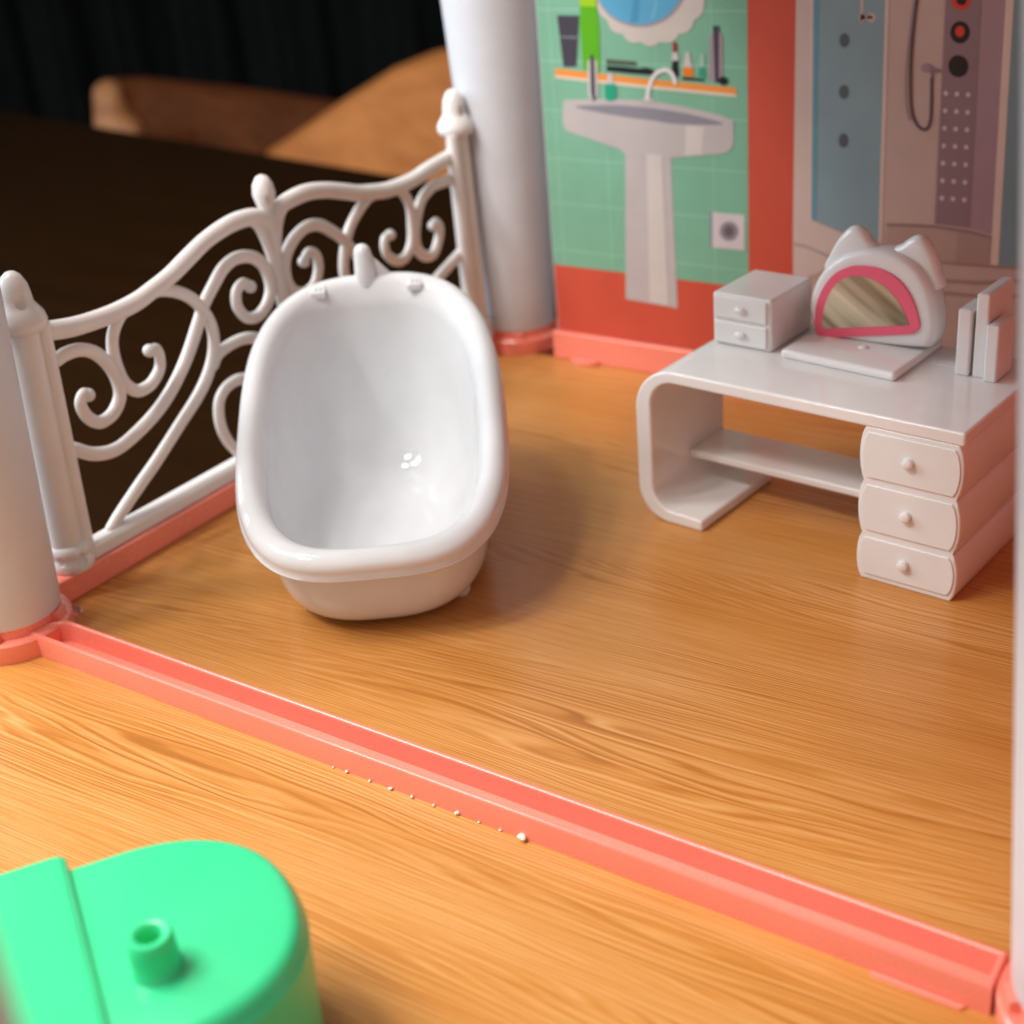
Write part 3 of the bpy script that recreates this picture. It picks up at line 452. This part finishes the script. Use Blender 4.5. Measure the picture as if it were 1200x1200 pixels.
# ---------------------------------------------------------------- pink kerbs and channel
def channel():
    t = thing('divider_channel', 'long coral pink channel strip with a hollow slot dividing the two wooden floors', 'divider strip', (0, 0, 0))
    L, W, H, T = 24.0, .93, .62, .13
    out = [(-.02, 0), (L, 0), (L+.1, W*.5), (L, W), (.30, W), (.30, W*.93), (.02, W*.55)]
    def ring(d, z, rnd_=0):
        return [(d, d, z), (L-d, d, z), (L-d, W-d, z), (.42+d*.6, W-d, z), (.02+d, W*.62, z)]
    # walls as one loft: outside up, over the rim, inside down
    rows = [ring(0, 0), ring(0, H-.07), ring(.010, H-.035), ring(.03, H-.012), ring(T/2, H), ring(T-.03, H-.012), ring(T-.01, H-.035), ring(T, H-.07), ring(T+.02, .09)]
    m = MB().loft(rows, True, True)
    m.build('trough', M['coral'], t, angle=50)
    # thin lip under the right end
    MB().prism([(22.0, -.10), (22.1, -.14), (23.55, -.14), (23.62, -.02), (22.0, -.02)], lambda u, v, w: (u, v, w), .002, .05).build('lip', M['coral'], t)
    m = MB().box(-.28, .06, .30, .75, .30, .56); m.build('tongue', M['coral'], t, bevel=.03)
    xs = [9.95, 10.33, 10.95, 11.52, 12.10, 12.66, 13.24, 13.80, 14.30, 14.86]
    for i, x in enumerate(xs):
        r = (.03, .045, .04, .045, .045, .04, .05, .035, .03, .085)[i]
        b = MB()
        for q in range(3 if i < 9 else 6):
            b.ball((x+rnd.uniform(-.6, .6)*r, -.02-rnd.uniform(0, .7)*r, r*.7+rnd.uniform(0, .4)*r), r*rnd.uniform(.55, .8), 7, 5, (rnd.uniform(.7, 1.4), 1, rnd.uniform(.6, 1)))
        b.build('burr', M['burr'], t, smooth=False)
channel()

def kerb_profile(name, label, fn, length, w, h, tabs, loc):
    t = thing(name, label, 'kerb', loc)
    m = MB().prism([(0, 0), (w, 0), (w, h), (0, h)], fn, 0, length); m.build('rail', M['coral'], t, bevel=.06)
    for a in tabs:
        pts = [(a+.42*math.cos(math.pi*k/12)*1.4, .30*math.sin(math.pi*k/12)) for k in range(13)]
        MB().prism([(x, -y) for x, y in pts], lambda u, v, q: (fn(0, 0, u)[0]+(v if name == 'x' else 0), fn(0, 0, u)[1]+v, q), .0, .16).build('tab', M['coral'], t, bevel=.02)
    return t
# left kerb carries the railing, runs along y
kerb_profile('left_kerb', 'coral pink kerb under the white scroll railing', lambda u, v, w: (-1.16-u, 1.9+w, v), 20.6, .95, .70, [], (-1.6, 12, 0))
kerb_profile('back_kerb', 'coral pink skirting ledge along the foot of the printed bathroom wall', lambda u, v, w: (1.12+w, 22.62+u, v), 23.6, .26, 1.03, [1.35], (12, 22.7, 0))

# ---------------------------------------------------------------- printed wall
INK = {}
def inkm(key, col, rough=.36):
    if key not in INK: INK[key] = ink('print_'+key, col, rough)
    return INK[key]
YW = 22.93
def printed_wall():
    t = thing('printed_wall', 'flat bathroom wall printed with green tiles, washbasin and shower cabin', 'wall', (12, YW, 0))
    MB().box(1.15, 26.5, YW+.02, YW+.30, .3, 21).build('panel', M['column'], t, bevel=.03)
    def sheet(name, poly, layer, mat, parent=None):
        o = MB().prism(poly, lambda u, v, w: (u, YW+w, v), -.005*layer-.002, -.005*layer+.0015).build(name, mat, t, smooth=False)
        if parent is not None: o.parent = parent
        return o
    def line(name, pts, wd, layer, mat, parent=None):
        P = catmull([(p[0], 0, p[1]) for p in pts], 6); l = []; r = []
        for i, p in enumerate(P):
            d = (P[min(i+1, len(P)-1)]-P[max(i-1, 0)]).normalized(); n = Vector((-d.z, 0, d.x))*wd/2
            l.append((p.x+n.x, p.z+n.z)); r.append((p.x-n.x, p.z-n.z))
        m = MB(); n_ = len(l)
        m.add([(x, YW-.005*layer-.002, z) for x, z in l+r], [(i, i+1, n_+i+1, n_+i) for i in range(n_-1)])
        o = m.build(name, mat, t, smooth=False)
        if parent is not None: o.parent = parent
        return o
    p = PRINT
    green = inkm('green_tile', (.19, .42, .29)); red = inkm('coral_border', (.57, .085, .05))
    XT, XO = 8.70, 10.30
    sheet('printed_border', [(1.2, 1.0), (26.4, 1.0), (26.4, 20.9), (1.2, 20.9)], 0, red)
    tiles = sheet('printed_green_tiles', [(1.2, 3.42), (XT, 3.42), (XT, 20.8), (1.2, 20.8)], 1, green)
    jl = inkm('tile_joint', (.29, .53, .40)); m = MB()
    zs = [p['htile'][k][1][1] for k in range(6)]; dz = (zs[0]-zs[4])/4
    zz = zs + [zs[0]+dz*k for k in range(1, 5)]
    for z in zz:
        if z > 3.5: m.add([(1.2, YW-.0125, z-.022), (XT, YW-.0125, z-.022), (XT, YW-.0125, z+.022), (1.2, YW-.0125, z+.022)], [(0, 1, 2, 3)])
    for k in range(-1, 5):
        x = p['vtile'][1][0][0]+k*1.95-1.9
        if 1.2 < x < XT: m.add([(x-.018, YW-.013, 3.44), (x+.018, YW-.013, 3.44), (x+.018, YW-.013, 20.8), (x-.018, YW-.013, 20.8)], [(0, 1, 2, 3)])
    m.build('printed_tile_joints', jl, t, smooth=False).parent = tiles
    # washbasin
    por = inkm('porcelain', (.47, .43, .43)); porhi = inkm('porcelain_light', (.58, .53, .50)); porsh = inkm('porcelain_grey', (.24, .23, .27))
    pb = sheet('printed_washbasin', p['basin'], 4, por)
    sheet('printed_pedestal', p['pedestal'], 3, por, pb); sheet('printed_pedestal_gloss', p['ped_hi'], 5, porhi, pb)
    sheet('printed_basin_gloss', p['basin_hi'], 5, porhi, pb); sheet('printed_bowl', smooth_poly(p['bowl'], 3), 5, porsh, pb)
    line('printed_spout', p['faucet'], .13, 8, inkm('tap_white', (.72, .68, .66)), pb); sheet('printed_spout_base', p['faucet_base'], 7, por, pb)
    shf = sheet('printed_shelf', p['shelf'], 3, inkm('orange_shelf', (.78, .27, .05))); sheet('printed_shelf_edge', p['shelf_edge'], 3, inkm('cream', (.66, .58, .46)), shf)
    dk = inkm('charcoal', (.055, .05, .07)); bl = inkm('black', (.012, .012, .014)); pale = inkm('pale_cap', (.55, .50, .50))
    tu = sheet('printed_tube', p['tube'], 4, dk); sheet('printed_tube_band', p['tube_band'], 5, inkm('grey_band', (.2, .2, .22)), tu)
    gb = sheet('printed_green_bottle', p['green_bottle'], 5, inkm('leaf_green', (.10, .40, .012))); sheet('printed_bottle_cap', p['green_bottle_cap'], 6, inkm('lime', (.32, .55, .015)), gb)
    mf = sheet('printed_round_mirror', p['mirror_frame'], 4, inkm('mirror_frame', (.56, .50, .46)))
    sheet('printed_mirror_rim', p['mirror_ring'], 5, inkm('mirror_rim', (.32, .30, .33)), mf); sheet('printed_mirror_glass', p['mirror'], 6, inkm('mirror_blue', (.10, .36, .56)), mf)
    sh = inkm('mirror_sheen', (.16, .44, .62)); sheet('printed_sheen', p['mirror_sheen'], 7, inkm('mirror_dark', (.07, .29, .48)), mf); sheet('printed_sheen', p['mirror_sheen.1'], 7, sh, mf)
    cb = sheet('printed_comb', p['comb'], 4, inkm('olive', (.08, .10, .07))); sheet('printed_comb_shadow', p['comb_black'], 5, bl, cb)
    ls = sheet('printed_nail_polish', p['lipstick_case'], 5, bl); sheet('printed_cap', p['lipstick_mid'], 6, pale, ls); sheet('printed_tip', p['lipstick_red'], 6, inkm('dark_red', (.28, .03, .03)), ls)
    of = sheet('printed_orange_flask', p['orange_flask'], 5, inkm('orange', (.75, .20, .01))); sheet('printed_cap', p['orange_flask_cap'], 6, pale, of)
    tf = sheet('printed_teal_flask', p['teal_flask'], 5, inkm('teal', (.04, .30, .20))); sheet('printed_cap', p['teal_flask_cap'], 6, inkm('mint_cap', (.32, .52, .44)), tf)
    sheet('printed_tray', p['black_foot'], 6, bl)
    tc_ = sheet('printed_lipstick', p['tall_case'], 5, inkm('mauve_case', (.34, .26, .30))); sheet('printed_core', p['tall_core'], 6, dk, tc_)
    sheet('printed_black_ball', p['black_ball'], 7, bl)
    lc = sheet('printed_lipstick', p['low_case'], 6, pale); sheet('printed_core', p['low_core'], 7, dk, lc)
    td = sheet('printed_soap_bottle', smooth_poly(p['teal_drop'], 2), 6, inkm('teal2', (.02, .33, .20))); sheet('printed_cap', p['teal_drop_cap'], 7, pale, td)
    ol = sheet('printed_socket', p['outlet'], 4, inkm('socket_white', (.60, .54, .56))); sheet('printed_socket_shade', p['outlet_shade'], 3, inkm('socket_shade', (.20, .22, .28)), ol)
    sheet('printed_socket_ring', p['outlet_ring'], 5, inkm('socket_grey', (.26, .23, .26)), ol); sheet('printed_socket_core', p['outlet_core'], 6, inkm('socket_dark', (.13, .11, .13)), ol)
    # shower cabin
    beige = inkm('shower_beige', (0.56, 0.378, 0.315)); sb = sheet('printed_shower', [(XO, 1.0), (26.3, 1.0), (26.3, 20.7), (XO, 20.7)], 2, inkm('shower_base', (0.5, 0.34, 0.29)))
    fr = inkm('shower_frame', (0.6, 0.47, 0.42)); frl = inkm('shower_frame_light', (0.68, 0.5, 0.42)); gl = inkm('shower_glass', (0.235, 0.33, 0.36)); tan = inkm('shower_tan', (0.53, 0.37, 0.32))
    def up(poly, zt=18.5):     # the print goes on above the frame: push the topmost points up along their own edge
        zmax = max(q[1] for q in poly)
        return [(x, zt) if z > zmax-.35 else (x, z) for x, z in poly]
    sheet('printed_frame', up(p['sh_left']), 3, fr, sb); sheet('printed_frame_edge', up(p['sh_leftline']), 4, frl, sb)
    sheet('printed_glass_door', up(p['sh_glass']), 4, gl, sb); sheet('printed_glass_edge', up(p['sh_glass_deep']), 5, inkm('glass_teal', (0.13, 0.3, 0.38)), sb)
    for q in p['sh_dots']: sheet('printed_jet', q, 5, inkm('jet', (0.09, 0.11, 0.12)), sb)
    for q in p['sh_tap']: sheet('printed_tap', q, 5, inkm('tap_tan', (0.6, 0.42, 0.36)), sb)
    sheet('printed_tan_panel', up(p['sh_tan']), 3, tan, sb); sheet('printed_panel_edge', up(p['sh_tanline']), 5, frl, sb)
    line('printed_hose', p['hose'], .085, 7, inkm('hose', (0.09, 0.055, 0.065)), sb); line('printed_hose_gloss', p['hose2'], .07, 6, inkm('hose_gloss', (0.34, 0.24, 0.25)), sb)
    sheet('printed_shower_head', p['shower_head'], 8, inkm('head', (0.34, 0.22, 0.27)), sb); sheet('printed_shower_arm', p['shower_arm'], 7, inkm('arm', (0.26, 0.16, 0.18)), sb)
    pn = inkm('panel_plum', (0.27, 0.165, 0.18)); sheet('printed_control_panel', up(p['sh_panel']), 5, pn, sb)
    sheet('printed_side_panel', up(p['sh_mauve']), 4, inkm('panel_mauve', (0.37, 0.23, 0.25)), sb); sheet('printed_post', up(p['sh_post']), 5, frl, sb)
    sheet('printed_glass_door', up(p['sh_rightglass']), 4, inkm('glass_dark', (0.19, 0.26, 0.28)), sb)
    b = p['sh_buttons']; rd = inkm('button_red', (.62, .05, .025)); bk = inkm('button_black', (.02, .01, .01))
    for q, l, mm in ((b[0], 6, rd), (b[1], 7, bk), (b[2], 6, bk), (b[3], 7, rd), (b[4], 6, bk)): sheet('printed_button', q, l, mm, sb)
    for q in p['sh_jets']: sheet('printed_nozzle', q, 6, inkm('nozzle', (0.62, 0.5, 0.5)), sb)
    sheet('printed_low_panel', p['sh_lowdark'], 4, inkm('low', (0.44, 0.29, 0.24)), sb); sheet('printed_low_panel', p['sh_lowmid'], 5, inkm('low2', (0.38, 0.245, 0.21)), sb)
    sheet('printed_arc', p['sh_arc'], 6, inkm('arc', (0.26, 0.15, 0.14)), sb)
    for k in ('sh_line1', 'sh_line2', 'sh_line3'): sheet('printed_rim_line', p[k], 5, inkm('rimline', (0.34, 0.21, 0.18)), sb)
    sheet('printed_tray_corner', p['sh_tray'], 5, fr, sb); sheet('printed_rim_line', p['sh_tray_line'], 6, inkm('trayline', (0.38, 0.28, 0.27)), sb)
printed_wall()
t = thing('bounce_wall', 'added unseen coral wall on the right that bounces coral light onto the desk', 'wall', (26.2, 12, 0))  # added wall out of view, throws coral light onto the desk side
MB().box(26.2, 26.5, 2.2, 22.6, 0, 18).build('panel', M['coral'], t, bevel=.05)

def shade_slab():  # unseen slab, added and shaped to shade the desk end and right column
    t = thing('shade_slab', 'added unseen white slab above the room that shades the desk end', 'shade slab', (14, 13, 20))
    MB().prism([(2.4, 24.8), (2.4, 1.8), (13, 1.8), (13, -8), (27.2, -8), (27.2, 24.8)], lambda u, v, w: (u, v, w), 20.0, 20.7).build('panel', M['column'], t, bevel=.1)
    MB().box(2.2, 12.9, 1.6, 1.78, 19.8, 20.9).build('edge', M['coral'], t, bevel=.05)
shade_slab()

# ---------------------------------------------------------------- scroll railing
def railing():
    X = -1.6; YC, K = 12.17, 1.015
    t = thing('scroll_railing', 'white plastic balcony railing with curled scrolls and finials behind the bathtub', 'railing', (X, 12.1, .7))
    mat = M['matte_white']
    def mir(p): d = YC-p[0]; return (YC+d*K, p[1]+.42*d/9*min(1, p[1]/5))
    def bar(name, pts, r, taper=False, endball=None):
        for side in (0, 1):
            q = [mir(p) for p in pts] if side else pts
            if side and name != 'stem' and q[0][0] > 20.3: q[0] = (21.55, q[0][1])
            r_ = r*1.02; P = catmull([(X+rnd.uniform(-.02, .02), y, z) for y, z in q], 7); n = len(P)
            R = [(r_*(1-.18*max(0, (i/n-.6)/.4)) if taper else r_)*(1+.015*math.sin(i*.3)) for i in range(n)]
            m = MB().tube(P, R, 14, .82)
            if endball: m.ball(tuple(P[-1]), endball*.93, 16, 10)
            m.build(name, mat, t)
            if name == 'stem': break
    bar('top_rail', RAIL['top_rail'], .25)
    bar('stem', RAIL['stem'], .23); bar('arch', RAIL['arch'], .17)
    bar('scroll', RAIL['long_scroll'], .19, True, .20); bar('scroll', RAIL['post_scroll'], .185, True, .20)
    bar('scroll', RAIL['hook_scroll'], .175, True, .20); bar('brace', RAIL['brace'], .18)
    bar('arch', RAIL['inner_arch'], .175); bar('scroll', RAIL['low_scroll'], .17, True, .19)
    # bottom rail
    MB().prism([(X-.28, .70), (X+.28, .70), (X+.28, 1.02), (X+.18, 1.16), (X-.18, 1.16), (X-.28, 1.02)], lambda u, v, w: (u, w, v), 3.2, 21.6).build('bottom_rail', mat, t, bevel=.05)
    # finial on the stem
    f = MB().lathe([(.02, -.15), (.20, -.1), (.22, 0), (.17, .16), (.27, .42), (.34, .72), (.30, 1.0), (.17, 1.22), (.02, 1.28)], X, YC-.02, 32, 7.75).build('finial', mat, t)
    cut(f, [((X+.36, YC-.13, 8.35), .17, (1, .8, 1.2))])
    def post(y, z1, lean=0.0):
        m = MB()
        rows = []
        for z, r in ((.95, .43), (z1, .40)):
            rows.append([(X+r*math.cos(a), y+lean*(z-.9)/6+r*math.sin(a), z) for a in [2*math.pi*i/40 for i in range(40)]])
        m.loft(rows, True, True)
        sgn = 1 if y < 12 else -1
        rows = []
        for z, r in ((.95, .24), (z1, .22)):
            rows.append([(X+.16+r*math.cos(a), y+sgn*.45+lean*(z-.9)/6+r*math.sin(a), z) for a in [2*math.pi*i/28 for i in range(28)]])
        m.loft(rows, True, True)
        p = m.build('post', mat, t)
        yl = y+lean
        pf = MB().lathe([(.02, .66), (.50, .66), (.58, .76), (.58, .94), (.50, 1.06), (.58, 1.22), (.54, 1.40), (.42, 1.50), (.02, 1.50)], X, y+sgn*.08, 40).build('post_foot', mat, t)
        cut(pf, [((X+.60, y+.00, 1.05), .20, (1, .9, 1.1)), ((X+.26, y-.50, 1.12), .17, (1, .9, 1.1))])
        fi = MB().lathe([(.02, -.12), (.45, -.12), (.60, 0), (.64, .14), (.60, .32), (.48, .50), (.40, .62), (.39, .80), (.35, 1.08), (.24, 1.32), (.12, 1.42), (.02, 1.44)], X, yl+sgn*.05, 40, z1).build('finial', mat, t)
        cut(fi, [((X+.42, yl-.12, z1+.74), .19, (1, .9, 1.15))])
        return p
    post(2.78, 7.42, .26); post(21.85, 8.15, -.12)
railing()
# ---------------------------------------------------------------- bathtub
def bathtub():
    O = Vector((6.7, 5.1, 0)); ang = math.atan2(.61, .79)-.015
    t = thing('bathtub', 'white glossy toy slipper bathtub with a raised back and short spout, standing by the railing', 'bathtub', (6.7, 5.1, 0), ang, local=True)
    N = 144; UC = .45; VC = 3.92; B = 3.54; A = 5.40
    tilt = .36
    def outline(a, b, vc, i, uc=UC, rd=0.):
        th = 2*math.pi*i/N; c, s_ = math.cos(th), math.sin(th)
        p = (3.3 if s_ < 0 else 2.85)*(1-rd)+2.2*rd
        k = 1-.02*max(0, s_)
        return (uc+b*k*math.copysign(abs(c)**(2/p), c), vc+a*math.copysign(abs(s_)**(2/p), s_))
    plane = lambda v: 2.80+tilt*v
    nz, nv = math.cos(math.atan(tilt)), -math.sin(math.atan(tilt))
    def rim(d, h):
        r = []
        for i in range(N):
            u, v = outline(A-d, B-d, VC, i); r.append((u, v+nv*h, plane(v)+nz*h))
        return r
    def wall(d0, h0, Ab, Bb, vb, zb, tt, pw):
        """between rim offset (d0,h0) and bottom outline (Ab,Bb,vb,zb); tt 0 bottom..1 rim"""
        a = math.sin(tt*math.pi/2)**pw; r = []
        zt = (1-math.cos(tt*math.pi/2))
        for i in range(N):
            u1, v1 = outline(A-d0, B-d0, VC, i); u0, v0 = outline(Ab, Bb, vb, i, rd=1.)
            z1 = plane(v1)+nz*h0; r.append((u0+(u1-u0)*a, v0+(v1-v0)*a, zb+(z1-zb)*zt))
        return r
    body = [wall(.62, -.40, .05, .05, 4.1, .22, 0, 1)]
    body = []
    for f_ in (.02, .5, .85): body.append([outline(3.85*f_, 2.3*f_, 4.05, i, rd=1.)+(.10+.02*(1-f_),) for i in range(N)])
    for k in range(0, 25): body.append(wall(.55, -.40, 3.85, 2.3, 4.05, .10, k/24, .70))
    inner = []
    for k in range(0, 29): inner.append(wall(.76, -.22, 2.7, 1.35, 3.9, .62, 1-k/28, .72))
    for f_ in (.8, .45, .02): inner.append([outline(2.7*f_, 1.35*f_, 3.9, i, rd=1.)+(.60,) for i in range(N)])
    MB().loft(body, True, False).build('basin', M['tub'], t, angle=80)
    prof = [(.56, -.36), (.05, -.40), (-.01, -.37), (-.015, -.33), (.03, -.29), (.03, -.10), (.06, .04), (.14, .14), (.26, .205), (.38, .22), (.50, .19), (.61, .10), (.69, -.03), (.75, -.22)]
    MB().loft([rim(d, h) for d, h in prof[:-1]]+inner, False, True).build('rim_and_bowl', M['tub'], t, angle=60)
    # feet
    for u, v in ((-1.45, .95), (2.40, .95), (-1.2, 7.2), (2.1, 7.2)):
        MB().lathe([(.02, 0), (.18, 0), (.22, .04), (.26, .14), (.30, .5), (.02, .5)], u, v, 20).build('foot', M['tub'], t)
    # spout and taps on the high end of the rim
    v0 = 8.98; z0 = plane(v0)+.05
    m = MB(); m.tube([(.36, v0, z0-.1), (.36, v0-.02, z0+.5), (.34, v0-.05, z0+.86)], [.34, .30, .25], 20); sp = m.build('spout', M['tub'], t, angle=80)
    m = MB().prism([(0, 0), (.75, 0), (.10, .72), (0, .75)], lambda a, b, w: (.42+a, v0+.08+w, z0+b+.02), -.16, .16); m.build('spout_rib', M['tub'], t, bevel=.06)
    for u, v in ((-1.02, 8.50), (1.75, 8.50)):
        z = plane(v)+.14
        k = MB().prism([(-.22, -.16), (.22, -.16), (.22, .2), (-.22, .2)], lambda a, b, w: (u+a, v+b, z+w+tilt*b), -.1, .10).build('tap_button', M['tub'], t, bevel=.04)
        kk = MB().box(u-.10, u-.04, v-.08, v+.12, z+.02, z+.13).box(u+.05, u+.11, v-.08, v+.12, z+.02, z+.13).box(u-.04, u+.05, v+.0, v+.05, z+.02, z+.12).build('embossed_mark', M['tub'], t, bevel=.015); kk.parent = k
bathtub()

# ---------------------------------------------------------------- dressing table
DO = (10.0388, 13.1392, 0); DY = -.0934
def dl(x, y, z=0):
    c, s_ = math.cos(DY), math.sin(DY); return (DO[0]+c*x-s_*y, DO[1]+s_*x+c*y, z)
def dressing_table():
    t = thing('dressing_table', 'glossy white toy dressing table with a C shaped leg and a stack of three drawers', 'dressing table', DO, DY, local=True)
    T, W, D_, th = 4.50, 9.25, 5.0, .36
    def arc(cx, cz, r, a0, a1, n=12): return [(cx+r*math.cos(math.radians(a0+(a1-a0)*i/n)), cz+r*math.sin(math.radians(a0+(a1-a0)*i/n))) for i in range(n+1)]
    # C profile: slab, rounded corner, side, rounded corner, foot
    R = 1.25; W1 = W
    outer = [(W1, T)] + arc(R, T-R, R, 90, 180) + arc(1.0, 1.0, 1.0, 180, 270) + [(2.06, 0)]
    inner = [(2.06, .33), (1.40, .36)] + arc(1.15, 1.03, .67, 270, 180, 10) + arc(1.24, T-th-.72, .74, 180, 90, 10) + [(W1, T-th)]
    inner = [(x if x > .48 else .48, z) for x, z in inner]
    MB().prism(outer+inner, lambda u, v, w: (u, w, v), 0, 3.70).build('c_frame', M['white'], t, bevel=.075, seg=4)
    MB().prism([(.9, T-th), (W1, T-th), (W1, T-.002), (.9, T-.002)], lambda u, v, w: (u, w, v), 3.66, D_).build('desktop_back', M['white'], t, bevel=.05)
    MB().box(.46, 6.8, 1.85, 3.62, 1.16, 1.40).build('shelf', M['white'], t, bevel=.07)
    # drawer cabinet with scalloped sides
    pts = []
    zs = [4.14, 2.74, 1.30, .0]
    def side(x0, sgn):
        out = []
        for k in range(3):
            za, zb = zs[k], zs[k+1]
            for i in range(9):
                s_ = i/8; z = za+(zb-za)*s_; out.append((x0+sgn*.14*(math.sin(math.pi*s_)**.6), z))
        return out
    right = side(9.12, 1); left = side(6.76, -1)[::-1]
    MB().prism([(9.12, 4.16)]+right[1:]+left[:-1]+[(6.76, 4.16)], lambda u, v, w: (u, w, v), .02, 4.6).build('drawer_cabinet', M['white'], t, bevel=.045, seg=3)
    for k in range(3):
        za, zb = zs[k]-.10, zs[k+1]+.10
        if k == 2: zb = .17
        o = []
        for i in range(11):
            s_ = i/10; o.append((9.04+.15*math.sin(math.pi*s_)**.6, za+(zb-za)*s_))
        for i in range(11):
            s_ = 1-i/10; o.append((6.86-.15*math.sin(math.pi*s_)**.6, za+(zb-za)*s_))
        f = MB().prism(o, lambda u, v, w: (u, w, v), -.025, .06).build('drawer_front', M['white'], t, bevel=.02)
        # groove around the front
        kx, kz = (7.92, (za+zb)/2+.02)
        q = []
        for rr, yy in ((.03, -.19), (.09, -.185), (.13, -.16), (.14, -.12), (.13, -.01)):
            q.append([(kx+rr*math.cos(a), yy, kz+rr*math.sin(a)) for a in [2*math.pi*i/24 for i in range(24)]])
        kb = MB().loft(q, True, True).build('knob', M['white'], t); kb.parent = f
dressing_table()

def desk_thing(name, label, cat, x, y, z=4.5, rot=0, group=None):
    return thing(name, label, cat, dl(x, y, z), DY+rot, group, local=True)
def drawer_box():
    t = desk_thing('drawer_box', 'small white box with two drawers standing at the left end of the dressing table', 'drawer box', .98, 2.40)
    w, d, h = 1.82, 2.2, 1.46
    MB().box(0, w, 0, d, 0, h).build('body', M['white'], t, bevel=.09)
    for z0, z1 in ((.08, .70), (.78, 1.40)):
        f = MB().box(.07, w-.12, -.07, .05, z0, z1).build('drawer_front', M['white'], t, bevel=.05)
        k = MB().ball((w*.50, -.10, (z0+z1)/2), .12, 18, 12, (1.5, .7, .75)).build('knob', M['white'], t); k.parent = f
drawer_box()
def vanity_mirror():
    MIR = MIRROR
    q = -.45
    t = desk_thing('vanity_mirror', 'white mirror stand with two pointed ears, pink rimmed mirror and flat tray', 'mirror', 0, 0)
    MB().prism([(3.16, 2.20), (6.50, 2.02), (6.52, 4.9), (3.2, 4.9)], lambda u, v, w: (u, v, w), .0, .25).build('tray', M['white'], t, bevel=.11)
    MB().ball((5.0, 3.3, .25), .12, 16, 8, (1.2, 1, .5)).build('tray_stud', M['white'], t)
    Z = 4.5
    fr = [(x, max(z, 4.73)-Z) for x, z in MIR['frame']]
    fr = smooth_poly(fr, 4)
    cx = sum(p[0] for p in fr)/len(fr); cz = sum(p[1] for p in fr)/len(fr)
    rows = []
    for sc_, y in ((.80, 4.10), (.90, 4.10), (.95, 4.13), (.985, 4.20), (1.0, 4.32), (1.0, 4.7), (.98, 4.86), (.92, 4.97), (.7, 5.0)):
        rows.append([(cx+(x-cx)*sc_, y+q, max(.2, cz+(z-cz)*sc_)) for x, z in fr])
    MB().loft(rows, True, True).build('frame', M['white'], t, angle=60)
    for k in ('earL', 'earR'):
        pts = [(x, z-Z) for x, z in MIR[k]]; m = MB()
        ex = sum(p[0] for p in pts)/len(pts); ez = min(p[1] for p in pts)
        pts = smooth_poly(pts, 4)
        rows = []
        for sc_, y in ((.55, 4.36), (.85, 4.34), (.96, 4.40), (1.0, 4.52), (.97, 4.70), (.82, 4.86), (.45, 4.96)):
            rows.append([(ex+(x-ex)*sc_, y+q, ez+(z-ez)*sc_-.25*(1-sc_)) for x, z in pts])
        m.loft(rows, True, True).build('ear', M['white'], t, angle=70)
    g = [(x, z-Z) for x, z in MIR['glass']]; rg = [(x, z-Z) for x, z in MIR['ring']]
    rg = smooth_poly(rg, 4)
    # + [(p[0], p[1]) for p in smooth_poly(g, 4)[1:-4]]
    r = MB().prism(rg, lambda u, v, w: (u, w, v), 4.045+q, 4.105+q).build('pink_rim', M['pinkframe'], t, bevel=.015)
    g = [g[0]]+[(p.x, p.y) for p in catmull([(x, z, 0) for x, z in g[1:]], 5)]
    MB().prism(g, lambda u, v, w: (u, w, v), 4.036+q, 4.06+q).build('mirror_glass', M['mirror'], t, smooth=False)
vanity_mirror()
def books():
    for x, y, w, d, h, lab in ((7.53, 3.22, .36, 1.0, 1.72, 'thin white book block on the dressing table, nearest the mirror'),
                              (7.96, 3.26, .33, 1.5, 2.16, 'tallest white book block, in the middle of the three upright ones'),
                              (8.31, 3.10, .33, 1.0, 1.46, 'shortest white book block, right of the tall one by the column')):
        t = desk_thing('book', lab, 'book', x, y, 4.5, 0, 'white upright book blocks on the dressing table')
        MB().box(0, w, 0, d, 0, h).build('cover', M['white'], t, bevel=.055)
        MB().box(.08, w-.08, .04, d-.02, h-.03, h+.012).build('pages', M['white'], t, bevel=.01)
books()

# ---------------------------------------------------------------- green toy in the foreground
def green_toy():
    G = (10.78, -7.14, 0); a = math.atan2(-.53, .85)
    t = thing('green_toy', 'mint green plastic toy with a rounded end and a hollow peg on its flat top', 'plastic toy', G, a, local=True)
    def outl(g):
        hx, hy = 2.28+g, 2.45+g; cx, cy = 2.22, .70; o = []
        for i in range(49):
            th = math.pi*i/48; c, s_ = math.cos(th), math.sin(th); p = 2.25
            o.append((cx+hx*math.copysign(abs(c)**(2/p), c), cy+hy*abs(s_)**(2/p)))
        o.append((cx-hx, -3.4)); o.append((cx+hx, -3.4)); return o
    rows = []
    for g, z in ((.06, 0), (.10, 1.2), (.13, 2.50), (.14, 2.58), (.12, 2.64), (.09, 2.68), (.06, 2.80), (.01, 2.91), (-.06, 2.97), (-.16, 3.0)):
        rows.append([(x, y, z) for x, y in outl(g)])
    MB().loft(rows, True, True).build('body', M['green'], t, angle=50)
    # raised block behind the seam
    x0, x1 = -.22, 4.70
    MB().prism([(-3.3, 0), (-.03, 0), (-.03, 3.07), (-.10, 3.16), (-.26, 3.19), (-3.3, 3.19)], lambda u, v, w: (w, u, v), x0, x1).build('raised_block', M['green'], t, bevel=.09, seg=4)
    px, py = 3.02, .84
    rows = [(.43, 2.98), (.385, 3.04), (.37, 3.4), (.355, 3.64), (.33, 3.68), (.24, 3.68), (.20, 3.64), (.19, 3.15), (.02, 3.14)]
    MB().lathe(rows, px, py, 40, 0, False, True).build('peg', M['green'], t, angle=50)
green_toy()
